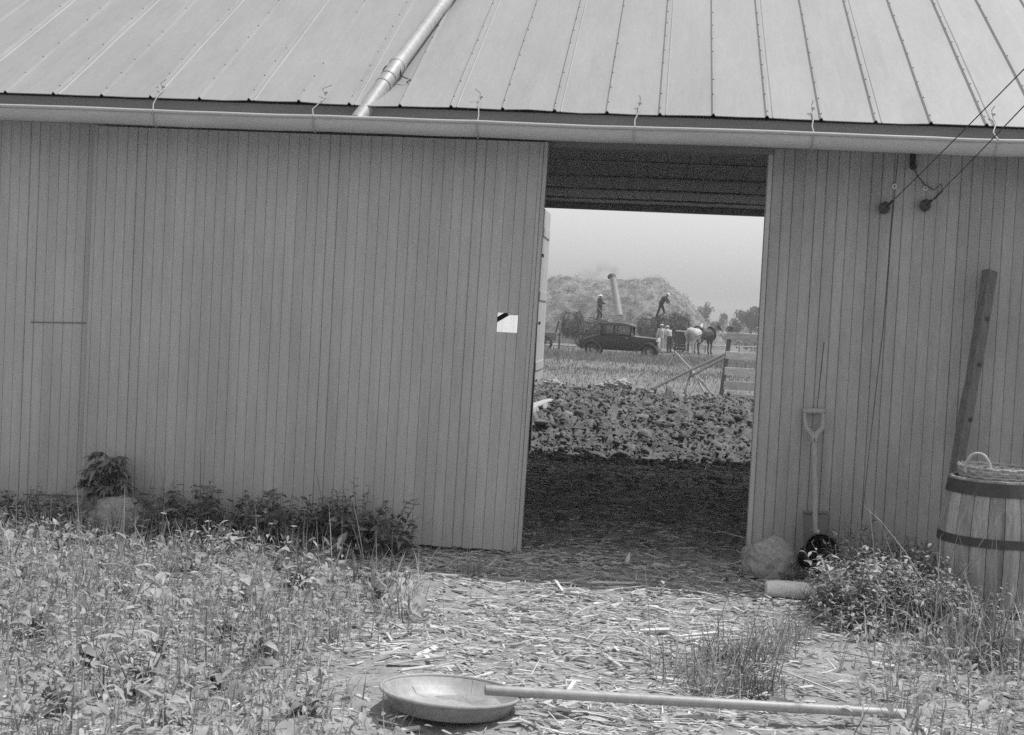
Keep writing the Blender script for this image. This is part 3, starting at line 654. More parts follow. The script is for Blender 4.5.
for i, (px, py, r, zz, lb) in enumerate(((618, 384, .20, .55, 'broad pale rock on the far edge of the manure heap'), (600, 386, .10, .6, 'small pale rock just left of the broad pale rock'),
        (640, 388, .07, .6, 'smallest pale rock, right of the broad pale rock'), (553, 383, .16, .5, 'pale rock on the heap near the back door leaf'))):
    y_ = 12.6+.3*i*0; p = at(px, py, y_); tag(boulder('rock', (p.x, y_, p.z-.02), (r, r*.7, r*zz), M['palestone'], i*2.7, .3, 2), lb, 'rock', 'pale rocks beyond the heap')
def lie(px, py, up):
    best = min(np.arange(6.8, 12, .05), key=lambda q: abs(at(px, py, q).z-up-H(at(px, py, q).x, q, False))); return at(px, py, best)
a = lie(527, 414, .05); b2 = lie(551, 402, .05); m_ = MB(); m_.tube([a, a.lerp(b2, .3), a.lerp(b2, .7), b2], [.07, .10, .08, .05], 7)
tag(m_.build('log_chunk', M['handle'], None, tuple(a), smooth=50), 'pale split log chunk on the heap by the back doorway', 'log')

# ------------------------------------------------------------------ loose stuff: chips, litter, clods
def scatter(n, x0, x1, y0, y1, keep=None):
    x = rng.uniform(x0, x1, n); y = rng.uniform(y0, y1, n)
    if keep is not None: k = rng.uniform(0, 1, n) < np.array([keep(a, b) for a, b in zip(x, y)]); x, y = x[k], y[k]
    return x, y
def chipden(x, y):
    if (x-pan.location.x)**2+(y-pan.location.y)**2 < .085: return 0
    l = -1.55-.25*(y+1)+.25*math.sin(y*3)+.3*noise.noise(Vector((x, y, 0)))
    r = 1.0+.12*(y+1)+.3*noise.noise(Vector((x, y, 3)))
    return max(.22, sm(l-.3, l+.3, x)*(1-.8*sm(r-.3, r+.3, x)))*min(1, .6+.8*(.5+.5*noise.noise(Vector((x*1.6, y*2.4, 11)))))
def strips(P, D, Ln, Wd, tone):
    """curled bark strips and dry leaf scraps lying every which way"""
    N = len(P); nr = unit(np.stack([rng.normal(0, .5, N), rng.normal(0, .5, N), np.ones(N)], 1))
    return leaves(P, D, Ln, Wd, rng.normal(.05, .22, N), rng.normal(0, .35, N).reshape(-1, 1), 'lance', 5, tone, nr)
c_ = NP()
def addchips(n, ln, wd, x0=-4.4, x1=3, y0=-5.2, y1=-.02, dz=.012):
    x, y = scatter(n, x0, x1, y0, y1, chipden); N = len(x); th = rng.normal(0, .75, N)
    D = np.stack([np.cos(th), np.sin(th), np.clip(rng.normal(0, .07, N), -.15, .15)], 1)
    L_ = rng.lognormal(math.log(ln), .5, N); W_ = np.minimum(rng.lognormal(math.log(wd), .4, N), L_*.4)
    P = np.stack([x, y, onG(x, y)+dz*rng.uniform(.4, 1.6, N)], 1)
    c_.add(*slivers(P, D, L_, W_, W_*.35, np.clip(rng.beta(2, 2, N), 0, 1)))
addchips(17000, .030, .008); addchips(8000, .058, .015, dz=.018); addchips(900, .11, .02, dz=.024)
x, y = scatter(15000, -4.4, 3, -5.2, -.05, chipden); N = len(x); th = rng.normal(0, .8, N)
L_ = rng.lognormal(math.log(.04), .45, N); c_.add(*strips(np.stack([x, y, onG(x, y)+rng.uniform(.005, .025, N)], 1), np.stack([np.cos(th), np.sin(th), rng.normal(.0, .06, N)], 1), L_, L_*rng.uniform(.10, .26, N), rng.beta(2, 1.6, N)))
x, y = scatter(900, -2.4, 1.6, -4.6, -.1, chipden); N = len(x); th = rng.normal(0, .9, N)
c_.add(*leaves(np.stack([x, y, onG(x, y)+.025], 1), np.stack([np.cos(th), np.sin(th), rng.normal(.02, .06, N)], 1), rng.lognormal(math.log(.18), .4, N), .006, .03, 0, 'blade', 5, rng.uniform(.3, 1, N)))
for px, py, l, w, a_ in ((612, 587, .26, .026, .1), (655, 634, .2, .03, .35), (700, 640, .25, .03, .6), (560, 640, .16, .03, -.2), (400, 660, .2, .022, .5), (760, 560, .26, .02, .05), (690, 606, .16, .02, .2), (590, 620, .13, .03, .8), (530, 590, .2, .02, -.3)):
    p = gnd(px, py); c_.add(*slivers(np.array([[p.x, p.y, H(p.x, p.y)+.03]]), np.array([[math.cos(a_), math.sin(a_), .02]]), l, w, w*.6, np.array([.85])))
tag(c_.build('wood_chips', M['chip']), 'dry wood chips and bark strips littering the ground before the doorway', 'wood chips', kind='stuff')
c_ = NP()
x, y = scatter(11000, -3.2, 1.8, -.35, 6.6); N = len(x); th = rng.uniform(0, 2*PI, N)
c_.add(*slivers(np.stack([x, y, onG(x, y)+.01], 1), np.stack([np.cos(th), np.sin(th)*.8, rng.normal(0, .1, N)], 1), rng.lognormal(math.log(.07), .6, N), rng.uniform(.003, .012, N), .005, rng.beta(.9, 1.8, N)))
x, y = scatter(2600, -3.2, 1.8, .2, 6.6); N = len(x); c_.add(*lumps(np.stack([x, y, onG(x, y)], 1), rng.lognormal(math.log(.018), .4, N), .6, .3, rng.uniform(0, .4, N)))
tag(c_.build('floor_litter', M['floorlitter']), 'dark trampled straw litter on the shaded barn floor', 'litter', kind='stuff')
c_ = NP()
x, y = scatter(20000, -5.5, 4.5, 5.9, 14.5, lambda a, b: 1-.8*sm(12, 14.5, b)); N = len(x); c_.add(*lumps(np.stack([x, y, onG(x, y)+.004], 1), np.minimum(rng.lognormal(math.log(.013), .5, N), .042), .85, .16))
x, y = scatter(1500, -5.5, 4.5, 6.0, 13.5); N = len(x); rr = np.minimum(rng.lognormal(math.log(.045), .45, N), .12); c_.add(*lumps(np.stack([x, y, onG(x, y)-.2*rr], 1), rr, .7, .13))
cx_ = rng.integers(0, N, 14000); rad_ = np.abs(rng.normal(0, .09, 14000)); an = rng.uniform(0, 2*PI, 14000); x2 = x[cx_]+rad_*np.cos(an); y2 = y[cx_]+rad_*np.sin(an)
c_.add(*lumps(np.stack([x2, y2, onG(x2, y2)+rng.uniform(0, .035, 14000)], 1), np.minimum(rng.lognormal(math.log(.014), .45, 14000), .04), .85, .16))
x, y = scatter(1800, -5, 4, 6.0, 14); N = len(x); th = rng.uniform(0, 2*PI, N)
c_.add(*slivers(np.stack([x, y, onG(x, y)+.03], 1), np.stack([np.cos(th), np.sin(th), rng.normal(0, .35, N)], 1), rng.lognormal(math.log(.07), .5, N), rng.uniform(.004, .010, N), .005, rng.uniform(.6, 1, N)))
tag(c_.build('manure_clods', M['clod'], smooth=True), 'churned dark manure clods heaped in the yard behind the barn', 'manure', kind='stuff')

# ------------------------------------------------------------------ weeds
def weedden(x, y):      # left bank of weeds
    l = -1.62-.22*(y+1)+.3*math.sin(y*2.2)+.25*noise.noise(Vector((x*1.2, y*1.2, 0)))
    r = 1.05+.10*(y+1)
    return max(1-sm(l-.25, l+.25, x), .8*sm(r-.1, r+.35, x)*sm(-4.9, -3.9, y+0*x) if y < -.15 else 0)
def patch(x, y, s=1.3, o=0): return .5+.5*noise.noise(Vector((x*s, y*s, o)))
lv = NP()
def addleaves(n, ln, wd, droop, zlo, zhi, shape, fold=.25, tone=(0, 1), tilt=(-.1, .8), keep=weedden, x0=-4.6, x1=3):
    x, y = scatter(n, x0, x1, -5.3, -.3, keep); N = len(x); th = rng.uniform(0, 2*PI, N); el = rng.uniform(*tilt, N)
    D = np.stack([np.cos(th)*np.cos(el), np.sin(th)*np.cos(el), np.sin(el)], 1); s_ = rng.lognormal(0, .35, N)
    pv = np.array([patch(a, b, 2.2, 7) for a, b in zip(x, y)])
    z = onG(x, y)+rng.uniform(zlo, zhi, N)*(.5+pv)
    t = np.clip(rng.uniform(*tone, N)*.6+pv*.4, 0, 1)
    lv.add(*leaves(np.stack([x, y, z], 1), D, ln*s_, wd*s_, droop, fold, shape, 5, t))
addleaves(6500, .046, .026, .35, .01, .13, 'ovate', .3, tilt=(-.2, 1.1)); addleaves(17000, .050, .011, .3, .01, .17, 'lance', tilt=(-.1, 1.2)); addleaves(700, .07, .038, .45, .02, .14, 'ovate', .35, tilt=(-.1, 1.0))
addleaves(5000, .03, .017, .3, .0, .06, 'ovate', .3, keep=lambda a, b: .6*weedden(a, b)+.10*patch(a, b, 2, 1))
tag(lv.build('ground_cover', M['leaf'], smooth=True), 'pale broad leaved weeds matted over the foreground left and right', 'ground cover', kind='stuff')
lv = NP()
def addgrass(n, ln, wd, keep, y0=-5.3, y1=-.15, x0=-4.6, x1=3, lean=.35, tone=(0, 1)):
    x, y = scatter(n, x0, x1, y0, y1, keep); N = len(x)
    D = np.stack([rng.normal(0, lean, N), rng.normal(0, lean, N), np.ones(N)], 1); s_ = np.minimum(rng.lognormal(0, .35, N), np.where(y < -3.6, 1.0, 1.7))
    lv.add(*leaves(np.stack([x, y, onG(x, y)-.01], 1), D, ln*s_, wd*rng.uniform(.6, 1.4, N), .25, 0, 'blade', 4, rng.uniform(*tone, N)))
addgrass(20000, .15, .007, lambda a, b: weedden(a, b)*(.3+patch(a, b, 1.5, 2)**2)); addgrass(12000, .24, .008, lambda a, b: weedden(a, b)*(.12+patch(a, b, 1.2, 4)**2*1.5), lean=.25)
addgrass(2200, .36, .007, lambda a, b: weedden(a, b)*patch(a, b, 1.0, 8), lean=.2, tone=(.4, 1)); addgrass(1200, .05, .004, lambda a, b: .5)
tag(lv.build('grass', M['grass']), 'thin grass blades growing up through the foreground weeds', 'grass', kind='stuff')
# single plants ------------------------------------------------------
def weedmesh(h, stems, nl, ll, lw, spread, droop=.35, fold=.2, top=True, z0=.04, el=(.0, .8)):
    """stems with alternate leaves, around the origin: returns stem MB and leaf arrays"""
    st_ = MB(); P = []; D = []; Ls_ = []; Ws = []
    for s in range(stems):
        a = random.uniform(0, 2*PI); sp_ = spread*random.uniform(.2, 1); hh = h*random.uniform(.6, 1.08); r0 = random.uniform(0, spread*.35)
        bx_, by_ = r0*math.cos(a), r0*math.sin(a); pts = []
        for i in range(6):
            t = i/5; pts.append(Vector((bx_+sp_*math.cos(a)*t**1.4, by_+sp_*math.sin(a)*t**1.4, hh*t-(.01 if i == 0 else 0))))
        st_.tube(pts, [.0045*(1-.7*i/5) for i in range(6)], 5)
        k = nl; ph = random.uniform(0, 6)
        for i in range(k):
            t = (i+.5)/k; t = z0/hh+(1-z0/hh)*t; q = t*5; j = min(4, int(q)); p = pts[j].lerp(pts[j+1], q-j); b_ = ph+i*2.4
            e = random.uniform(*el); P.append(p); D.append((math.cos(b_)*math.cos(e), math.sin(b_)*math.cos(e), math.sin(e)))
            sc = (1-.45*t)*random.uniform(.7, 1.25); Ls_.append(ll*sc); Ws.append(lw*sc)
    return st_, (np.array([tuple(p) for p in P]), np.array(D), np.array(Ls_), np.array(Ws), droop, fold)
def make_plant(name, leafmat, label, cat, group, *a, shape='ovate', **k):
    st_, lf = weedmesh(*a, **k); root = empty(name, (0, 0, 0), 0, label, cat, group)
    st_.build('stem', M['stem'], root, local=True)
    V, Fq, T = leaves(*lf, shape, 5); npmesh('foliage', V, Fq, T, leafmat, parent=root, smooth=True); return root
def place(protos, spots, used):
    for i, (x, y, s, lab) in enumerate(spots):
        k = i % len(protos); o = protos[k] if k not in used else copy_tree(protos[k]); used.add(k)
        o.location = (x, y, H(x, y, False)-.01); o.rotation_euler = (0, 0, random.uniform(0, 6.28)); o.scale = (s, s, s*random.uniform(.9, 1.1))
        if lab: o['label'] = lab
lab = 'dark leafy weed in the row growing along the foot of the sliding door'
pr_ = [make_plant('weed', M['leafdark'], lab, 'weed', 'dark weeds along the barn foot', .35, 8, 10, .115, .052, .20, el=(-.1, .7)) for _ in range(4)]
pr_.append(make_plant('weed', M['leafdark'], lab, 'weed', 'dark weeds along the barn foot', .46, 6, 16, .09, .028, .17, shape='lance'))
sp_ = []
for px in list(range(-20, 88, 12))+list(range(150, 405, 7)):
    y = random.uniform(-.62, -.16); x = at(px, 520, y).x; s = random.uniform(.6, 1.02)*(1 if 140 < px < 390 else .72)
    sp_.append((x, y, s, None))
place(pr_, sp_, set())
lab = 'pale narrow leaved weed in the thicket between the shovel and the barrel'
pr_ = [make_plant('weed', M['leafmid'], lab, 'weed', 'pale weeds right of the doorway', .42, 10, 17, .092, .031, .24, shape='lance', el=(-.1, 1.0)) for _ in range(4)]
sp_ = []
for i in range(46):
    px = random.uniform(838, 945); y = random.uniform(-1.75, -.35); x = at(px, 560, y).x; sp_.append((x, y, random.uniform(.6, 1.0)*(1.0 if px > 835 else .7), None))
for px, y, s in ((815, -1.15, .42), (836, -1.1, .65), (842, -1.45, .6), (868, -1.6, .6), (900, -1.65, .65), (925, -1.5, .7), (880, -1.9, .5), (840, -1.8, .45), (985, -1.5, .6), (950, -1.6, .5)): sp_.append((at(px, 560, y).x, y, s, None))
place(pr_, sp_, set())
lab = 'broad leaved dock weed spreading low among the left foreground weeds'
pr_ = [make_plant('dock_weed', M['leafmid'], lab, 'weed', 'broad leaved weeds in the left foreground', .16, 8, 3, .13, .065, .09, .5, .35, z0=.01, el=(.3, 1.2)) for _ in range(3)]
pr_.append(make_plant('dock_weed', M['leafmid'], lab, 'weed', 'broad leaved weeds in the left foreground', .20, 9, 3, .12, .065, .10, .5, .35, z0=.01, el=(.3, 1.2)))
sp_ = []
for px, py in ((60, 560), (120, 600), (35, 640), (90, 670), (160, 655), (215, 690), (250, 600), (300, 590), (270, 660), (190, 575), (330, 640), (140, 700), (60, 715), (300, 715), (230, 640), (20, 590), (380, 600), (345, 560), (280, 575), (100, 545), (180, 545)):
    p = gnd(px, py); sp_.append((p.x, p.y, random.uniform(.6, 1.0), None))
place(pr_, sp_, set())
def make_tuft(n_, h, label, m=None):
    root = empty('grass_tuft', (0, 0, 0), 0, label, 'grass tuft', 'grass tufts')
    n_ = int(n_*2.2); P = np.stack([rng.normal(0, .08, n_), rng.normal(0, .08, n_), np.zeros(n_)], 1); D = np.stack([rng.normal(0, .42, n_), rng.normal(0, .42, n_), np.ones(n_)], 1)
    V, Fq, T = leaves(P, D, h*rng.lognormal(0, .4, n_), .0065, .35, 0, 'blade', 5); npmesh('blades', V, Fq, T, m or M['grass'], parent=root); return root
pr_ = [make_tuft(60, .22, ''), make_tuft(45, .3, ''), make_tuft(80, .17, '', M['fieldgrass'])]
tl = []
for px, py, s, l in ((470, 575, .8, 'lone sparse grass tuft on the chips near the sliding door'), (690, 676, 1.0, 'grass tuft left of the others at the lower right edge of the chips'), (735, 668, 1.2, 'dense grass tuft, tallest of those at the lower right of the chips'),
        (712, 690, .9, 'low ragged grass tuft below the first, at the lower right of the chips'), (790, 640, .8, 'small grass tuft at the left foot of the pale thicket'), (755, 690, .9, 'low grass tuft below the dense tuft by the pipe'),
        (768, 655, 1.0, 'grass tuft below the pale log, right of the dense tuft'), (940, 640, 1.3, 'tall grass blades in front of the barrel at its left edge'), (968, 645, 1.2, 'tall grass blades in front of the middle of the barrel'), (998, 650, 1.3, 'tall grass blades in front of the right side of the barrel'),
        (920, 628, 1.3, 'tall grass blades just left of the barrel foot'), (985, 668, 1.4, 'tall grass blades at the right edge, nearest the camera'), (950, 665, 1.3, 'tall grass blades in front of the barrel, second row'),
        (405, 540, 1.2, 'grass tuft at the right end of the dark weeds by the door'), (345, 545, 1.3, 'upright grass tuft before the dark weeds, left of the last tuft'), (130, 530, 1.5, 'tall grass tuft right of the low boulder'), (165, 535, 1.4, 'tall grass tuft second to the right of the low boulder'), (375, 585, 1.2, 'grass tuft at the inner edge of the left weed bank')):
    p = gnd(px, py); tl.append((p.x, p.y, s, l))
place(pr_, tl, set())
# sapling by the left edge of the door
p = at(112, 500, -.22); sap = empty('sapling', (p.x, -.22, -.03), 0, 'small dark leafy sapling growing against the wall above the boulder', 'sapling')
c0 = at(108, 470, -.22); m_ = MB(); P = []; D = []
tips = []
for i in range(44):
    a = random.uniform(0, 2*PI); r = random.uniform(.02, .15); tip = Vector((c0.x+r*math.cos(a)*1.1, -.22+.7*r*math.sin(a), c0.z+random.uniform(-.17, .13)-r*.15)); tips.append(tip)
m_.tube([(p.x, -.22, -.04), (p.x+.01, -.21, .15), (c0.x+.01, -.22, c0.z)], [.008, .007, .005], 6)
for tpt in tips: m_.tube([(c0.x+.01, -.215, max(.12, tpt.z-.12)), tuple((Vector((c0.x+.01, -.215, max(.12, tpt.z-.12)))+tpt)/2+Vector((0, 0, .015))), tuple(tpt)], [.004, .003, .002], 5)
m_.build('stem', M['stem'], sap)
for tpt in tips:
    base = Vector((c0.x, -.22, tpt.z)); od = (tpt-base); od.z = 0; od = od.normalized() if od.length > .01 else Vector((1, 0, 0))
    for k in range(9):
        a = math.atan2(od.y, od.x)+(k-4)*.42; P.append(tuple(tpt+od*.012*(k % 3))); D.append((math.cos(a), math.sin(a), random.uniform(-.5, .3)))
V, Fq, T = leaves(np.array(P), np.array(D), rng.uniform(.05, .085, len(P)), rng.uniform(.024, .036, len(P)), .45, .25, 'ovate', 5); npmesh('foliage', V, Fq, T, M['leafdark'], parent=sap, smooth=True)
# daisies
def daisy(p, h, lab):
    o = empty('daisy', (p.x, p.y, H(p.x, p.y, False)), 0, lab, 'flower', 'white daisies before the dark weeds')
    m_ = MB(); z = o.location.z; m_.tube([(p.x, p.y, z), (p.x+.01, p.y, z+h*.6), (p.x+.015, p.y-.01, z+h)], .0022, 5); m_.build('stem', M['stem'], o)
    m_ = MB(); hc = Vector((p.x+.015, p.y-.01, z+h))
    for k in range(12):
        a = 2*PI*k/12; u = Vector((math.cos(a), math.sin(a)*.9, .25-.3*math.sin(a))); s_ = Vector((-math.sin(a), math.cos(a), 0))*.0045
        m_.add([hc+u*.004, hc+u*.014+s_, hc+u*.021, hc+u*.014-s_], [(0, 1, 2, 3)])
    m_.lathe([(0, .006), (.005, .004), (.006, 0)], 8, hc, (0, -.4, 1)); m_.build('flower_head', M['flower'], o)
for i, (px, py) in enumerate(((262, 528), (255, 531), (268, 536), (240, 520), (283, 522), (301, 524), (160, 536), (290, 548))):
    daisy(gnd(px, py+26, -.03), random.uniform(.2, .3), 'small white daisy among the weeds in front of the dark row')

# ------------------------------------------------------------------ field grass beyond the yard (seen through the doorway)
lv = NP()
N = 45000; dist = 22+(rng.uniform(0, 1, N)**1.5)*62; y = dist-9; x = dist*rng.uniform(-.27, .25, N)
k = np.array([.35+1.1*patch(a*.5, b*.25, 1, 3) for a, b in zip(x, y)]) > rng.uniform(0, 1, N); x, y, dist = x[k], y[k], dist[k]; N = len(x)
D = np.stack([rng.normal(0, .4, N), rng.normal(0, .4, N), np.ones(N)], 1)
lv.add(*leaves(np.stack([x, y, onG(x, y)-.02], 1), D, (.05+.0020*dist)*rng.lognormal(0, .35, N), .004+.00045*dist, .3, 0, 'blade', 3, np.clip(.25+.5*np.array([patch(a*.6, b*.3, 1, 3) for a, b in zip(x, y)])+rng.normal(0, .1, N), 0, 1)))
N = 9000; y = rng.uniform(50, 64, N); x = (y+9)*rng.uniform(-.2, .14, N); D = np.stack([rng.normal(0, .35, N), rng.normal(0, .35, N), np.ones(N)], 1)
lv.add(*leaves(np.stack([x, y, onG(x, y)-.02], 1), D, .38*rng.lognormal(0, .3, N), .03, .3, 0, 'blade', 3, rng.uniform(.45, 1, N)))
N = 6000; y = rng.uniform(55.5, 59, N); x = rng.uniform(-10, 3, N); D = np.stack([rng.normal(0, .35, N), rng.normal(0, .35, N), np.ones(N)], 1)
lv.add(*leaves(np.stack([x, y, onG(x, y)-.02], 1), D, .34*rng.lognormal(0, .3, N), .03, .3, 0, 'blade', 3, rng.uniform(.4, 1, N)))
tag(lv.build('field_grass', M['fieldgrass']), 'rough grass of the field between the yard and the car', 'grass', kind='stuff')

# ------------------------------------------------------------------ straw stack
YS = 97
prof = [(380, 330), (430, 298), (470, 282), (500, 277), (530, 276), (548, 275), (565, 273), (582, 276), (606, 277.5), (622, 276.5), (636, 275), (652, 275.5), (664, 277), (676, 285), (688, 296), (698, 309), (708, 320), (718, 331), (728, 341)]
PX = [at(a, b, YS) for a, b in prof]; px_ = np.array([p.x for p in PX]); pz_ = np.array([p.z for p in PX])
sxs = np.linspace(px_[0], px_[-1], 150); sys_ = np.linspace(-1, 1, 46); SV = []
for v in sys_:
    for x in sxs:
        z = np.interp(x, px_, pz_); hw = 3.0+max(0, z)*1.15; y = YS+v*hw
        k = max(0, 1-abs(v)**1.9)**.62
        kk = z*k*(1+.05*noise.fractal(Vector((x*.35, y*.35, 1)), .8, 2, 3))+.34*noise.fractal(Vector((x*.9, y*.9, 4)), .6, 2, 6)*k
        SV.append((x, y+.4*noise.noise(Vector((x*.6, kk, 2))), kk-.35))
k = len(sxs); ii = (np.arange(len(sys_)-1)[:, None]*k+np.arange(k-1)[None]).ravel()
st = empty('straw_stack', (0, YS, 0), 0, 'huge mounded straw stack behind the car and wagons', 'straw stack')
SV = np.array(SV); npmesh('mound', SV, np.stack([ii, ii+1, ii+k+1, ii+k], 1), rng.uniform(.3, .7, len(SV)), M['stack'], parent=st, smooth=True)
idx = rng.integers(0, len(SV)//2+3*k, 9000); P = SV[idx]+rng.normal(0, .12, (9000, 3)); D = rng.normal(0, 1, (9000, 3)); D[:, 2] = D[:, 2]*.5-.1
V, Fq, T = leaves(P, D, rng.uniform(.15, .5, 9000), .035, .3, 0, 'blade', 3); npmesh('loose_straw', V, Fq, T, M['stackstraw'], parent=st)['kind'] = 'stuff'

# ------------------------------------------------------------------ threshing machine with its blower pipe
YT = 88
t0 = at(612, 340, YT); th_ = empty('threshing_machine', (t0.x, YT, .05), 0, 'threshing machine half hidden behind the car, its tall blower pipe aimed at the stack', 'threshing machine')
m_ = MB(); a = at(592, 327, YT); b2 = at(632, 327, YT); zt = at(612, 313, YT).z
m_.box(a.x, b2.x, YT-.8, YT+.8, .7, zt-.45); m_.prism([(a.x-.4, .9), (a.x, .7), (a.x, zt-.5), (a.x-.4, zt-.9)], YT-.6, YT+.6); m_.box(a.x+.5, b2.x-.6, YT-.6, YT+.6, zt-.45, zt-.15); m_.build('body', M['galv'], th_)
for xx in (a.x+.4, b2.x-.4):
    for yy in (YT-.9, YT+.9):
        m_ = MB(); m_.lathe([(.5, -.06), (.56, -.06), (.56, .06), (.5, .06), (.5, -.06)], 20, (xx, yy, .6), (0, 1, 0)); [m_.bar((xx, yy, .6), (xx+.52*math.cos(q), yy, .6+.52*math.sin(q)), .04, .04, (0, 1, 0)) for q in np.linspace(0, 2*PI, 9)[:-1]]; m_.build('wheel', M['iron'], th_)
m_ = MB(); pA = at(619, 316, YT+.5); pB = at(613, 278, YT+1.5); m_.tube([pA, pA.lerp(pB, .5), pB], [.28, .25, .22], 14); m_.build('blower_pipe', M['galv'], th_, smooth=40)
m_ = MB(); m_.tube([pB-(pB-pA)*.02, pB+Vector((-.02, .1, .10)), pB+Vector((-.16, .3, .14)), pB+Vector((-.30, .5, .06))], [.23, .23, .2, .15], 12); m_.build('blower_hood', M['iron'], th_, smooth=40)
m_ = MB(); m_.bar(at(637, 317, YT-.5), at(644, 311, YT-.5), .5, .1); m_.bar(at(639, 330, YT-.5), at(639.5, 314, YT-.5), .12, .12); m_.bar(at(622, 330, YT-.5), at(642, 312, YT-.5), .3, .1); m_.build('feeder', M['greywood'], th_)
# chaff blown from the pipe
ch = bpy.data.materials.new('chaff_dust'); ch.use_nodes = True; n = ch.node_tree.nodes; L = ch.node_tree.links; n.remove(n['Principled BSDF'])
pv = n.new('ShaderNodeVolumePrincipled'); pv.inputs['Color'].default_value = G(.6); tc = n.new('ShaderNodeTexCoord'); nz_ = n.new('ShaderNodeTexNoise'); nz_.inputs['Scale'].default_value = 1.1; nz_.inputs['Detail'].default_value = 5
L.new(tc.outputs['Object'], nz_.inputs['Vector']); mr = n.new('ShaderNodeMapRange'); mr.inputs[1].default_value = .47; mr.inputs[2].default_value = .72; mr.inputs[3].default_value = 0; mr.inputs[4].default_value = 1.5
L.new(nz_.outputs[0], mr.inputs[0]); L.new(mr.outputs[0], pv.inputs['Density']); L.new(pv.outputs[0], n['Material Output'].inputs['Volume'])
V0, Q0 = CS8; c0 = at(597, 271, YT+3.0)
tag(npmesh('chaff_cloud', V0*np.array([1.7, .9, .85])*(1+.2*rng.normal(size=(len(V0), 1))*.3)+np.array(c0), Q0, None, ch, loc=tuple(c0), smooth=True), 'thin cloud of chaff drifting left from the blower pipe', 'chaff cloud', kind='stuff')

# ------------------------------------------------------------------ wagons and their loads
def shag(name, ells, nb, m, label, cat, bl=.45):
    """rough heap of sheaves: lumpy ellipsoids bristling with straw"""
    c_ = NP(); V0, Q0 = CS16
    loc = (ells[0][0][0], ells[0][0][1], min(e[0][2]-e[1][2] for e in ells))
    for i, (c, r) in enumerate(ells):
        V = []
        for v in V0:
            p = Vector(v); kq = 1+.16*noise.fractal(p*2.2+Vector((i*3, 0, 0)), .8, 2, 4); sq = [abs(t)**.75*(1 if t > 0 else -1) for t in p]
            V.append((c[0]+sq[0]*r[0]*kq, c[1]+sq[1]*r[1]*kq, c[2]+sq[2]*r[2]*kq))
        V = np.array(V); c_.add(V, Q0, rng.uniform(.2, .6, len(V)))
        k = rng.integers(0, len(V), nb); D = unit(V0[k]+rng.normal(0, .8, (nb, 3))); c_.add(*leaves(V[k], D, rng.uniform(.3, 1.1, nb)*bl, .035, .35, 0, 'blade', 3))
    return tag(c_.build(name, m, loc=loc), label, cat)
ZF = -.32
def wagon(name, x0, x1, Y, zb, label):
    o = empty(name, ((x0+x1)/2, Y, ZF), 0, label, 'wagon')
    m_ = MB(); m_.box(x0, x1, Y-.75, Y+.75, zb-.06, zb); m_.box(x0+.05, x1-.05, Y-.76, Y-.70, zb, zb+.25); m_.box(x0+.05, x1-.05, Y+.70, Y+.76, zb, zb+.25); m_.build('bed', M['oldwood'], o)
    m_ = MB(); m_.bar((x0+.1, Y, zb+.0), (x0+.1, Y, zb+1.0), .1, .1); m_.bar((x0+.1, Y-.6, zb), (x0+.1, Y-.6, zb+1.0), .1, .1); m_.bar((x0+.1, Y+.6, zb), (x0+.1, Y+.6, zb+1.0), .1, .1); m_.bar((x0+.1, Y-.7, zb+.5), (x0+.1, Y+.7, zb+.5), .1, .04); m_.build('end_rack', M['oldwood'], o)
    for xx in (x0+.7, x1-.6):
        for yy in (Y-.7, Y+.7):
            m_ = MB(); r = .5; zc = ZF+r
            m_.lathe([(r-.07, -.035), (r, -.035), (r, .035), (r-.07, .035), (r-.07, -.035)], 24, (xx, yy, zc), (0, 1, 0)); m_.lathe([(0, -.09), (.08, -.08), (.08, .08), (0, .09)], 10, (xx, yy, zc), (0, 1, 0))
            for q in np.linspace(0, 2*PI, 13)[:-1]: m_.bar((xx, yy, zc), (xx+(r-.05)*math.cos(q), yy, zc+(r-.05)*math.sin(q)), .035, .035, (0, 1, 0))
            m_.build('wheel', M['oldwood'], o)
        m_ = MB(); m_.bar((xx, Y-.7, ZF+.5), (xx, Y+.7, ZF+.5), .1, .1); m_.bar((xx, Y-.4, ZF+.5), (xx, Y-.4, zb-.03), .1, .12); m_.bar((xx, Y+.4, ZF+.5), (xx, Y+.4, zb-.03), .1, .12); m_.build('axle', M['oldwood'], o)
    return o
YW1 = 80; a = at(572, 330, YW1); b2 = at(622, 330, YW1); w1 = wagon('hay_wagon', a.x, b2.x, YW1, .75, 'hay wagon on the left, behind the rear of the car')
P_ = lambda px, py, Y: np.array(at(px, py, Y))
shag('sheaf_load', [(P_(573, 321, YW1), (.72, .9, .72)), (P_(588, 326, YW1), (.84, .95, .56)), (P_(606, 326, YW1), (.86, .95, .48)), (P_(570, 329, YW1), (.5, .8, .36))], 900, M['sheaf'], 'untidy load of grain sheaves heaped on the left wagon', 'sheaf load')
YW2 = 79; a = at(640, 330, YW2); b2 = at(690, 330, YW2); w2 = wagon('hay_wagon', a.x, b2.x, YW2, .75, 'hay wagon on the right, behind the two standing men')
shag('sheaf_load', [(P_(649, 326, YW2), (.72, .9, .58)), (P_(668, 324, YW2), (.74, .9, .66)), (P_(680, 324, YW2), (.70, .9, .74)), (P_(682, 333, YW2), (.5, .8, .46))], 900, M['sheaf'], 'dark square load of grain sheaves on the right wagon', 'sheaf load')
tb = at(681, 341, 76.0); m_ = MB(); tr_ = empty('wooden_rack', (tb.x, 76.0, ZF), 0, 'dark slatted rack standing between the men and the white horse', 'rack')
a = at(674, 350, 76.0); b2 = at(690, 331, 76.0)
for i in range(7): z = ZF+.2+i*.2; m_.box(a.x, b2.x, 75.98, 76.01, z, z+.15)
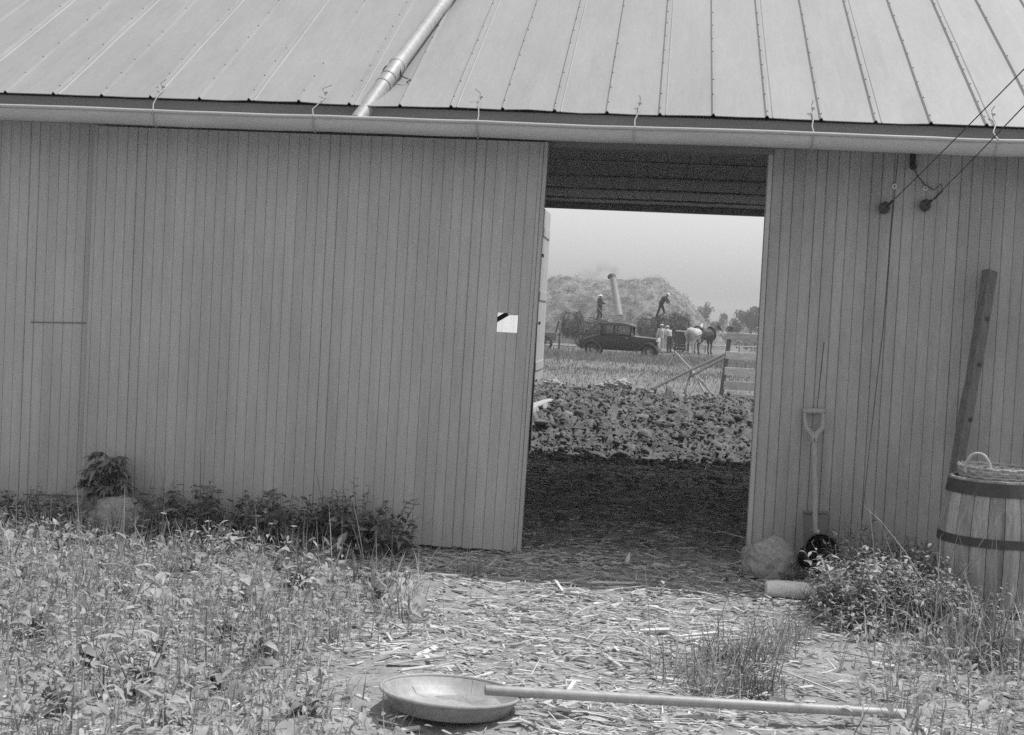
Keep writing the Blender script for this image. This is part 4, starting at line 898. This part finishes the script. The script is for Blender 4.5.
m_.build('slat_panel', M['iron'], tr_); m_ = MB(); m_.bar((a.x+.06, 75.95, b2.z-.02), (b2.x-.15, 75.95, b2.z-.05), .05, .06); m_.build('top_rail', M['palewood'], tr_)
for xx in (a.x+.05, b2.x-.05): m_ = MB(); m_.bar((xx, 76.04, ZF), (xx, 76.04, b2.z), .08, .06); m_.build('post', M['oldwood'], tr_)
# implement at the left edge of the view
YI = 64; a = at(538, 345, YI); b2 = at(557, 333, YI); im = empty('seed_drill', ((a.x+b2.x)/2, YI, ZF), 0, 'boxy farm implement with a raised lever left of the car', 'farm implement')
m_ = MB(); m_.prism([(a.x-.9, .3), (b2.x-.1, .3), (b2.x, .5), (b2.x, b2.z), (a.x-.9, b2.z+.05)], YI-.4, YI+.4); m_.build('hopper', M['fascia'], im)
m_ = MB(); m_.bar((b2.x-.12, YI, .5), tuple(at(559, 321, YI)), .07, .07); m_.build('lever', M['iron'], im)
m_ = MB(); m_.bar((b2.x+.15, YI, ZF), (b2.x+.15, YI, .75), .1, .08); m_.bar((b2.x-.1, YI, .62), (b2.x+.2, YI, .62), .08, .08); m_.build('hitch_post', M['oldwood'], im)
for yy in (YI-.5, YI+.5):
    m_ = MB(); m_.lathe([(.38, -.04), (.45, -.04), (.45, .04), (.38, .04), (.38, -.04)], 20, ((a.x+b2.x)/2-.2, yy, ZF+.45), (0, 1, 0)); [m_.bar(((a.x+b2.x)/2-.2, yy, ZF+.45), ((a.x+b2.x)/2-.2+.4*math.cos(q), yy, ZF+.45+.4*math.sin(q)), .03, .03, (0, 1, 0)) for q in np.linspace(0, 2*PI, 9)[:-1]]; m_.build('wheel', M['iron'], im)

# ------------------------------------------------------------------ coupe
cpos = at(621, 350, 60); car = empty('parked_car', (cpos.x, 60, -.33), rad(-6), 'dark old coupe parked side-on in the field grass', 'car')
def ring_loft(secs, mb):      # secs: list of closed loops of equal length
    k = len(secs[0]); vs = [p for s_ in secs for p in s_]
    mb.add(vs, [(i*k+j, i*k+(j+1) % k, (i+1)*k+(j+1) % k, (i+1)*k+j) for i in range(len(secs)-1) for j in range(k)]+[tuple(range(k-1, -1, -1)), tuple(range((len(secs)-1)*k, len(secs)*k))])
def sect(x, hw, zb, zt, rd=.12, n=5):
    pts = []
    for (cx_, cz_, a0) in ((hw-rd, zt-rd, 0), (-hw+rd, zt-rd, PI/2), (-hw+rd*.5, zb+rd*.5, PI), (hw-rd*.5, zb+rd*.5, 1.5*PI)):
        r = rd if cz_ > zb+rd else rd*.5
        pts += [(x, cx_+r*math.cos(a0+PI/2*i/(n-1)), cz_+r*math.sin(a0+PI/2*i/(n-1))) for i in range(n)]
    return pts
m_ = MB()   # body tub: rear deck to cowl
ring_loft([sect(x, hw, .42, zt, rd) for x, hw, zt, rd in ((-2.0, .42, .72, .1), (-1.92, .52, .86, .14), (-1.65, .60, 1.00, .18), (-1.25, .66, 1.10, .18), (-.95, .69, 1.16, .14), (-.2, .72, 1.17, .1), (.5, .70, 1.17, .1), (.78, .62, 1.16, .12))], m_); m_.build('body', M['carpaint'], car, local=True, smooth=35)
m_ = MB()   # cabin: lower sill band + pillars (open windows between), roof on top
for s_ in (-1, 1):
    y = s_*.69
    for x0, x1, lean_ in ((-1.0, -.83, -.04), (-.36, -.25, 0), (.50, .58, -.10)): m_.add([(x0, y, 1.15), (x1, y, 1.15), (x1, y-s_*.03, 1.15), (x0, y-s_*.03, 1.15), (x0-lean_*1.0, y*.94, 1.62), (x1+lean_*1.3, y*.94, 1.62), (x1+lean_*1.3, y*.94-s_*.03, 1.62), (x0-lean_, y*.94-s_*.03, 1.62)], BOXF.tolist())
    m_.box(-1.0, .52, y-.02, y+.02, 1.13, 1.20)
m_.add([(-1.02, -.66, 1.1), (-1.02, .66, 1.1), (-.99, .62, 1.62), (-.99, -.62, 1.62), (-.97, -.66, 1.1), (-.97, .66, 1.1), (-.94, .62, 1.62), (-.94, -.62, 1.62)], [(0, 1, 5, 4), (0, 3, 2, 1), (4, 5, 6, 7)])
m_.build('cabin_pillars', M['carpaint'], car, local=True)
m_ = MB(); ring_loft([sect(x, hw, 1.60, zt, .05) for x, hw, zt in ((-1.05, .55, 1.66), (-.98, .62, 1.72), (-.6, .66, 1.77), (.1, .66, 1.77), (.42, .63, 1.73), (.64, .60, 1.66), (.70, .58, 1.63))], m_); m_.build('roof', M['cartop'], car, local=True, smooth=40)
for s_ in (-1, 1):
    for x0, x1 in ((-.83, -.36), (-.25, .50)): m_ = MB(); m_.box(x0, x1, s_*.665-.004, s_*.665+.004, 1.19, 1.60); m_.build('side_window', M['glass'], car, local=True)
m_ = MB(); m_.add([(.52, -.6, 1.17), (.52, .6, 1.17), (.44, .56, 1.6), (.44, -.56, 1.6), (.528, -.6, 1.17), (.528, .6, 1.17), (.448, .56, 1.6), (.448, -.56, 1.6)], BOXF.tolist()); m_.build('windscreen', M['glass'], car, local=True)
m_ = MB(); ring_loft([sect(x, hw, .50, zt, .12) for x, hw, zt in ((.78, .60, 1.15), (1.2, .46, 1.12), (1.7, .36, 1.08), (1.86, .33, 1.06))], m_); hd = m_.build('hood', M['carpaint'], car, local=True, smooth=35)
m_ = MB(); [m_.box(1.0+i*.07, 1.03+i*.07, s_*.50-.03, s_*.52+.0, .72, .95) for i in range(0) for s_ in (-1, 1)]
m_ = MB(); ring_loft([sect(x, hw, .46, zt, .1) for x, hw, zt in ((1.865, .34, 1.09), (1.93, .34, 1.09), (1.95, .31, 1.05))], m_); m_.build('radiator_shell', M['chrome'], car, local=True, smooth=35)
m_ = MB(); m_.lathe([(0, .03), (.03, .03), (.03, 0), (.05, 0)], 10, (1.9, 0, 1.09)); m_.build('radiator_cap', M['chrome'], car, local=True)
def fender(cx_, r, a0, a1, sides):
    q = MB(); n_ = 14
    for s_ in sides:
        secs = []
        for i in range(n_+1):
            a_ = a0+(a1-a0)*i/n_; x = cx_+r*math.cos(a_); z = .36+r*1.02*math.sin(a_); dx_, dz_ = math.cos(a_), math.sin(a_)
            secs.append([(x-dx_*.0, s_*.50, z-.02), (x+dx_*.04, s_*.62, z+dz_*.04), (x+dx_*.03, s_*.74, z+dz_*.02), (x-dx_*.05, s_*.80, z-dz_*.06), (x-dx_*.02, s_*.74, z-dz_*.02), (x-dx_*.03, s_*.52, z-dz_*.04)])
        ring_loft(secs if s_ > 0 else [t[::-1] for t in secs], q)
    return q
for s_ in (-1, 1): fender(-1.38, .45, rad(175), rad(15), (s_,)).build('rear_fender', M['carpaint'], car, local=True, smooth=40); fender(1.45, .46, rad(160), rad(10), (s_,)).build('front_fender', M['carpaint'], car, local=True, smooth=40)
for s_ in (-1, 1): m_ = MB(); m_.bar((-1.0, s_*.70, .40), (1.02, s_*.70, .40), .22, .04); m_.bar((-1.0, s_*.62, .5), (1.0, s_*.62, .5), .03, .16); m_.build('running_board', M['carpaint'], car, local=True)
for x in (-1.38, 1.45):
    for s_ in (-1, 1):
        q = MB(); q.lathe([(.24, -.06), (.33, -.06), (.36, -.03), (.36, .03), (.33, .06), (.24, .06), (.24, -.06)], 28, (x, s_*.66, .36), (0, 1, 0)); wh = q.build('wheel', M['tyre'], car, local=True, smooth=40)
        q = MB(); q.lathe([(.22, -.04), (.245, -.04), (.245, .04), (.22, .04), (.22, -.04)], 24, (x, s_*.66, .36), (0, 1, 0)); q.lathe([(0, -.07), (.07, -.06), (.07, .06), (0, .07)], 12, (x, s_*.66, .36), (0, 1, 0))
        for g_a in np.linspace(0, 2*PI, 15)[:-1]: q.tube([(x, s_*.66, .36), (x+.23*math.cos(g_a), s_*.66, .36+.23*math.sin(g_a))], .008, 4)
        q.build('rim', M['galv'], wh, local=True)
for s_ in (-1, 1):
    q = MB(); q.lathe([(0, -.14), (.06, -.12), (.10, -.03), (.112, 0), (.105, .012), (0, .03)], 18, (1.92, s_*.36, .92), (1, 0, 0)); q.build('headlight', M['chrome'], car, local=True, smooth=40)
q = MB(); q.bar((1.88, -.5, .9), (1.88, .5, .9), .03, .03); q.build('lamp_bar', M['chrome'], car, local=True)
q = MB(); [q.bar((2.08, -.72, z), (2.08, .72, z), .02, .05) for z in (.46, .54)]; [q.bar((1.8, s_*.35, .5), (2.07, s_*.35, .5), .03, .04) for s_ in (-1, 1)]; q.build('bumper', M['galv'], car, local=True)
q = MB(); q.lathe([(.12, -.04), (.30, -.06), (.35, 0), (.30, .06), (.12, .04)], 22, (-2.07, 0, .70), (1, 0, .15)); q.build('spare_wheel', M['tyre'], car, local=True, smooth=40)
q = MB(); [q.bar((.42, s_*.71, 1.02), (.30, s_*.71, 1.02), .03, .02) for s_ in (-1, 1)]; q.build('door_handle', M['chrome'], car, local=True)

# ------------------------------------------------------------------ people and horses: one continuous remeshed body each
def capsules(segs, n=10):
    m_ = MB()
    for A, B, ra, rb in segs:
        A, B = Vector(A), Vector(B); d = B-A; l = d.length
        if l < 1e-5: d = Vector((0, 0, 1)); l = 1e-4
        pr = [(ra*math.sin(t), -ra*math.cos(t)) for t in np.linspace(0.05, PI/2, 5)]+[(rb*math.cos(t), l+rb*math.sin(t)) for t in np.linspace(0, PI/2-.05, 5)]
        k0 = len(m_.v); m_.lathe(pr, n, A, d); k1 = len(m_.v)
        m_.f += [tuple(range(k0+n-1, k0-1, -1)), tuple(range(k1-n, k1))]; m_.mi += [0, 0]
    return m_
def flesh(name, segs, m, parent, vox):
    o = capsules(segs).build(name, m, parent, local=True, smooth=180)
    r = o.modifiers.new('remesh', 'REMESH'); r.mode = 'VOXEL'; r.voxel_size = vox; r.use_smooth_shade = True
    s_ = o.modifiers.new('smooth', 'SMOOTH'); s_.iterations = 2; s_.factor = .4
    return o
def person(loc, rz, label, J, shirt, trousers, hat='straw', fork=False):
    o = empty('person', loc, rz, label, 'person')
    pel, ch, nk, hd = [Vector(J[k]) for k in ('pelvis', 'chest', 'neck', 'head')]
    up = (hd-nk).normalized(); fw = Vector((0, -1, 0)); fw = (fw-up*fw.dot(up)).normalized(); rt = fw.cross(up)
    body = [(pel, ch, .135, .15), (ch, nk, .12, .06), (nk, hd, .055, .06), (hd+up*.02, hd+up*.05, .088, .086), (hd-up*.06+fw*.03, hd-up*.07+fw*.05, .055, .045),
            (hd+fw*.085, hd-up*.02+fw*.108, .012, .017), (hd-rt*.088, hd-rt*.09-up*.03, .018, .014), (hd+rt*.088, hd+rt*.09-up*.03, .018, .014), (hd-rt*.03+fw*.075+up*.03, hd+rt*.03+fw*.075+up*.03, .016, .016), (hd-rt*.02+fw*.08-up*.055, hd+rt*.02+fw*.08-up*.055, .010, .010)]
    sh_, tr_s, bt = [(pel, ch, .158, .17), (ch, nk-(nk-ch)*.25, .15, .10)], [(pel, pel+(ch-pel)*.18, .165, .165)], []
    for s_ in ('l', 'r'):
        S_, E_, W_ = [Vector(J[s_+k]) for k in ('sho', 'elb', 'wri')]; H_, K_, A_ = [Vector(J[s_+k]) for k in ('hip', 'kne', 'ank')]
        body += [(ch+(nk-ch)*.4, S_, .09, .062), (S_, E_, .056, .044), (E_, W_, .043, .028)]
        sh_ += [(ch+(nk-ch)*.4, S_, .11, .082), (S_, E_, .075, .062), (E_, E_.lerp(W_, .75), .060, .048)]
        hdv = (W_-E_).normalized(); sd = hdv.cross(Vector((0, 1, .2))).normalized(); nn_ = sd.cross(hdv); body.append((W_, W_+hdv*.07, .028, .036))
        for i, ln in enumerate((.062, .075, .078, .068, .052)):
            if i == 0: b0 = W_+hdv*.03+sd*.035; body.append((b0, b0+hdv*.035+sd*.03, .012, .011)); body.append((b0+hdv*.035+sd*.03, b0+hdv*.06+sd*.02+nn_*.015, .011, .010))
            else:
                b0 = W_+hdv*.085+sd*(.028-.0195*(i-1)); m1 = b0+hdv*ln*.5+nn_*.008; body += [(b0, m1, .0105, .010), (m1, m1+hdv*ln*.32+nn_*.03, .010, .009)]
        body += [(pel, H_, .12, .09), (H_, K_, .085, .058), (K_, A_, .056, .038)]
        tr_s += [(pel, H_, .14, .11), (H_, K_, .105, .078), (K_, A_+Vector((0, 0, .03)), .076, .066)]
        ft = (A_+Vector((0, -.02, -.04)), A_+Vector((0, -.15, -.055)), .05, .04); body.append(ft); bt += [(ft[0], ft[1], .06, .05), (A_+Vector((0, 0, .06)), A_+Vector((0, 0, -.03)), .055, .06)]
    flesh('body', body, M['skin'], o, .012)
    flesh('shirt', sh_, shirt, o, .02); flesh('trousers', tr_s, trousers, o, .02); flesh('boots', bt, M['boot'], o, .02)
    m_ = MB(); m_.lathe([(.094, -.02), (.1, .03), (.085, .08), (.04, .105), (0, .108)], 16, hd+up*.035-fw*.008, up); hr = m_.build('hair', M['hair'], o, local=True, smooth=True)
    m_ = MB(); hc = hd+up*.06
    if hat == 'straw': m_.lathe([(.24, -.02), (.24, -.012), (.105, .008), (.098, .085), (.07, .105), (0, .10)], 20, hc, (up-fw*.1).normalized())
    else: m_.lathe([(.108, -.005), (.112, .03), (.105, .06), (.05, .085), (0, .088)], 18, hc, (up-fw*.05).normalized()); m_.lathe([(0, .0), (.085, 0), (.09, .008), (0, .012)], 14, hc+fw*.085, (up-fw*.05).normalized())
    m_.build('hat', M['hat'] if hat != 'dark' else M['shirtdark'], o, local=True, smooth=40)
    return o
def J0(**k):
    j = dict(pelvis=(0, 0, .95), chest=(0, 0, 1.32), neck=(0, .01, 1.50), head=(0, -.01, 1.63), lsho=(-.19, 0, 1.43), rsho=(.19, 0, 1.43), lelb=(-.27, .02, 1.15), relb=(.27, .02, 1.15), lwri=(-.25, -.1, .9), rwri=(.25, -.1, .9),
             lhip=(-.09, 0, .90), rhip=(.09, 0, .90), lkne=(-.10, -.02, .5), rkne=(.10, -.02, .5), lank=(-.10, 0, .1), rank=(.10, 0, .1)); j.update(k); return j
def fork(A, B, label):
    A, B = Vector(A), Vector(B); o = empty('pitchfork', tuple(B), 0, label, 'pitchfork'); m_ = MB(); m_.tube([A, B], .016, 8); m_.build('handle', M['handle'], o)
    d = (B-A).normalized(); s_ = d.cross(Vector((0, 1, 0))).normalized(); m_ = MB(); m_.tube([B+s_*.09, B, B-s_*.09], .01, 6)
    for k in (-1, 0, 1): m_.tube([B+s_*.09*k, B+s_*.09*k+d*.15, B+s_*.08*k+d*.3], [.008, .007, .004], 6)
    m_.build('tines', M['iron'], o)
p = at(599, 320, 80); z1 = p.z-.10
person((p.x, 79.9, z1), rad(60), 'man in white hat and dark overalls standing on the left wagon load', J0(lwri=(-.12, -.33, 1.05), rwri=(.14, -.38, 1.18), lelb=(-.27, -.05, 1.17), relb=(.27, -.08, 1.2), lank=(-.14, .05, .1), rank=(.12, -.08, .1), rkne=(.11, -.1, .5)), M['shirtdark'], M['denim'])
fork(at(595, 303, 79.5), at(606, 318, 79.3), 'pitchfork held by the man in the white hat')
p = at(660.5, 317, 79); z1 = p.z-.08
person((p.x, 78.9, z1), rad(75), 'man in dark clothes bending forward on the right wagon load', J0(chest=(0, -.16, 1.28), neck=(0, -.30, 1.40), head=(0, -.38, 1.50), lsho=(-.19, -.25, 1.35), rsho=(.19, -.25, 1.35), lelb=(-.22, -.38, 1.1), relb=(.24, -.42, 1.12), lwri=(-.1, -.52, .93), rwri=(.12, -.56, .98),
       lkne=(-.13, .1, .5), rkne=(.12, -.17, .5), lank=(-.14, .22, .1), rank=(.13, -.22, .1)), M['shirtdark'], M['denim'], 'cap')
p = gnd(660.5, 352, .05); YM = 74; p = at(660.5, 352, YM)
person((p.x, YM, ZF), rad(200), 'man in pale shirt and pale trousers standing just past the car radiator', J0(lwri=(-.2, -.2, 1.0)), M['shirtpale'], M['shirtpale'], 'cap')
p = at(669, 352, 74.5)
person((p.x, 74.5, ZF), rad(215), 'man in pale shirt and dark trousers stooping beside the right wagon', J0(chest=(0, -.12, 1.28), neck=(0, -.22, 1.44), head=(0, -.29, 1.55), lsho=(-.19, -.18, 1.37), rsho=(.19, -.18, 1.37), lelb=(-.26, -.3, 1.12), relb=(.26, -.3, 1.12), lwri=(-.2, -.5, 1.1), rwri=(.2, -.5, 1.1)), M['shirtpale'], M['denim'], 'cap')
def horse(loc, rz, coat, label, down=0.0):     # faces local +X
    o = empty('horse', loc, rz, label, 'horse')
    sg = [((-.62, 0, 1.22), (-.25, 0, 1.15), .30, .33), ((-.25, 0, 1.13), (.35, 0, 1.15), .34, .33), ((.35, 0, 1.17), (.62, 0, 1.18), .31, .24),
          ((.58, 0, 1.32), (.98, 0, 1.72-down), .21, .135), ((.98, 0, 1.72-down), (1.08, 0, 1.78-down), .13, .12), ((1.08, 0, 1.76-down), (1.42, 0, 1.50-down), .115, .07), ((1.38, 0, 1.53-down), (1.46, 0, 1.46-down), .072, .062),
          ((1.02, -.06, 1.85-down), (1.04, -.075, 1.98-down), .028, .01), ((1.02, .06, 1.85-down), (1.04, .075, 1.98-down), .028, .01)]
    for s_ in (-1, 1):
        fx, hx = (.50+.06*s_, -.66-.05*s_)
        sg += [((.48, s_*.16, 1.05), (fx, s_*.15, .66), .15, .075), ((fx, s_*.15, .66), (fx+.02, s_*.15, .58), .07, .06), ((fx+.02, s_*.15, .58), (fx, s_*.15, .18), .052, .042), ((fx, s_*.15, .18), (fx+.05, s_*.15, .09), .045, .05), ((fx+.05, s_*.15, .07), (fx+.08, s_*.15, .05), .06, .062),
               ((-.60, s_*.16, 1.12), (-.50, s_*.17, .78), .24, .13), ((-.50, s_*.17, .78), (hx-.14, s_*.16, .56), .12, .068), ((hx-.14, s_*.16, .56), (hx-.10, s_*.16, .20), .058, .044), ((hx-.10, s_*.16, .20), (hx-.05, s_*.16, .09), .046, .052), ((hx-.05, s_*.16, .07), (hx-.02, s_*.16, .05), .062, .064)]
    flesh('body', sg, coat, o, .03)
    flesh('tail', [((-.88, 0, 1.32), (-1.0, 0, 1.15), .05, .075), ((-1.0, 0, 1.15), (-1.02, 0, .65), .08, .04)], M['mane'], o, .03)
    flesh('mane', [((.55, 0, 1.52), (.90, 0, 1.82-down), .05, .045), ((.90, 0, 1.82-down), (1.06, 0, 1.90-down), .045, .04)], M['mane'], o, .025)
    m_ = MB(); m_.tube([Vector((.60, .30*math.cos(t), 1.22+.36*math.sin(t)))+Vector((-.12*math.sin(t), 0, 0)) for t in np.linspace(0, 2*PI, 25)[:-1]], .05, 8, closed=True); m_.tube([Vector((1.28, .095*math.cos(t), 1.60-down+.1*math.sin(t))) for t in np.linspace(0, 2*PI, 13)[:-1]], .012, 5, closed=True)
    for s_ in (-1, 1): m_.tube([(.60, s_*.31, 1.2), (0, s_*.36, 1.1), (-.9, s_*.34, .95)], .022, 6)
    m_.build('harness', M['boot'], o, local=True, smooth=True); return o
p = at(694, 346, 76.5); hw_ = horse((p.x, 76.5, ZF), rad(70), M['horsewhite'], 'white horse turned away to the right beside the dark rack', .10)
hw_.scale = (1.12, 1.12, 1.1); p = at(704, 346, 77.6); hd_ = horse((p.x, 77.6, ZF), rad(50), M['horsedark'], 'dark harnessed horse just beyond the white horse', .02); hd_.scale = (1.12, 1.12, 1.1)
# thin rail fence by the horses
a = at(704, 345, 82); b2 = at(775, 347, 82); rf = empty('rail_fence', (a.x, 82, ZF), 0, 'single thin pole rail on low posts right of the horses', 'fence')
m_ = MB(); m_.tube([a, a.lerp(b2, .5)-Vector((0, 0, .02)), b2], .035, 6); m_.build('rail', M['greywood'], rf)
for t in (.02, .5, .98): q = a.lerp(b2, t); m_ = MB(); m_.bar((q.x, 82.05, ZF), (q.x, 82.05, q.z+.06), .07, .07); m_.build('post', M['oldwood'], rf)

# ------------------------------------------------------------------ far trees, bushes, crop
def tree(name, px, top, wid, Y, label, cat, trunk=True, seed=0, n=2600, group='trees on the horizon'):
    c = at(px, top, Y); zt = c.z; x = c.x; o = empty(name, (x, Y, .0), 0, label, cat, group)
    rw = wid/2/F*(Y+9); zb = .10*zt if trunk else .0; random.seed(seed+5)
    if trunk:
        m_ = MB(); m_.tube([(x, Y, -.1), (x+.1, Y, zt*.3), (x, Y, zt*.62)], [.04*zt, .03*zt, .015*zt], 10)
        for k in range(7):
            a_ = random.uniform(0, 6.28); m_.tube([(x, Y, zt*random.uniform(.28, .5)), (x+rw*.4*math.cos(a_), Y+rw*.4*math.sin(a_), zt*.62), (x+rw*.7*math.cos(a_), Y+rw*.7*math.sin(a_), zt*random.uniform(.65, .85))], [.014*zt, .009*zt, .004*zt], 6)
        m_.build('trunk', M['bark'], o)
    cl = []
    for k in range(26):
        u = Vector((random.gauss(0, 1), random.gauss(0, 1), random.gauss(0, 1))).normalized()*random.uniform(.35, .85)
        cl.append((x+u.x*rw, Y+u.y*rw, zb+(zt-zb)*(.5+.42*u.z), random.uniform(.24, .42)*rw))
    c_ = NP(); cl = np.array(cl); k = rng.integers(0, len(cl), n); d = unit(rng.normal(0, 1, (n, 3)))*rng.uniform(.3, 1, (n, 1))**.5
    P = cl[k, :3]+d*cl[k, 3:]*np.array([1, 1, .85]); P[:, 2] = np.clip(P[:, 2], .05, zt*1.03)
    V, Fq, T = leaves(P, rng.normal(0, 1, (n, 3)), .15*rw*rng.uniform(.5, 1.2, n), .09*rw, .2, .2, 'ovate', 3, np.clip(rng.uniform(0, .7, n)+(k % 5)*.08, 0, 1)); npmesh('crown', V, Fq, T, M['tree'], parent=o)
tree('tree', 706, 299, 18, 300, 'round dark tree on the horizon, nearest the straw stack', 'tree', True, 1)
tree('tree', 724, 307, 13, 320, 'smaller round tree on the horizon, second from the straw stack', 'tree', True, 2)
tree('tree', 752, 302, 36, 240, 'broad spreading tree on the horizon, nearest the doorway jamb', 'tree', True, 3, 3600)
tree('tree', 800, 296, 40, 230, 'large tree on the horizon hidden by the right barn wall', 'tree', True, 4, 3600)
tree('bush', 736, 316, 20, 200, 'low bush on the horizon between the trees', 'bush', False, 5, 2200, 'bushes on the horizon')
tree('bush', 716, 320, 14, 210, 'low bush on the horizon below the two round trees', 'bush', False, 6, 2000, 'bushes on the horizon')
tree('tree', 440, 300, 60, 260, 'large tree beyond the shed at the left', 'tree', True, 7, 3600)
lv = NP(); N = 9000; dist = rng.uniform(95, 190, N); x = dist*rng.uniform(.03, .22, N); y = dist-9
k = (x > px_[-1]+1) | (y > 112); x, y, dist = x[k], y[k], dist[k]; N = len(x)
D = np.stack([rng.normal(0, .7, N), rng.normal(0, .7, N), np.ones(N)], 1)
lv.add(*leaves(np.stack([x, y, onG(x, y)+rng.uniform(0, .7, N)], 1), D, rng.uniform(.5, 1.1, N), .14, .5, .1, 'blade', 4))
tag(lv.build('crop_rows', M['fieldgrass']), 'tall crop growing to the horizon right of the stack', 'crop', kind='stuff')
# hedgerow far away on both sides so that the horizon is closed
lv = NP(); N = 9000; x = rng.uniform(-260, 260, N); hh = np.array([2.0+2.4*noise.noise(Vector((a*.05, 0, 0))) for a in x]); P = np.stack([x, 420+rng.normal(0, 4, N), rng.uniform(0, 1, N)*np.maximum(hh, .6)], 1)
lv.add(*leaves(P, rng.normal(0, 1, (N, 3)), 1.6, 1.1, .2, .2, 'ovate', 3)); tag(lv.build('hedgerow', M['tree']), 'far low hedgerow along the horizon', 'hedgerow', kind='stuff')

# ------------------------------------------------------------------ summer haze
hz = bpy.data.materials.new('haze_air'); hz.use_nodes = True; n = hz.node_tree.nodes; L = hz.node_tree.links; n.remove(n['Principled BSDF'])
pv = n.new('ShaderNodeVolumePrincipled'); pv.inputs['Color'].default_value = G(.95); pv.inputs['Density'].default_value = .0008; L.new(pv.outputs[0], n['Material Output'].inputs['Volume'])
m_ = MB(); m_.box(-480, 480, -75, 720, -3, 12); tag(m_.build('haze', hz), 'pale summer haze hanging over the yard and field', kind='stuff')
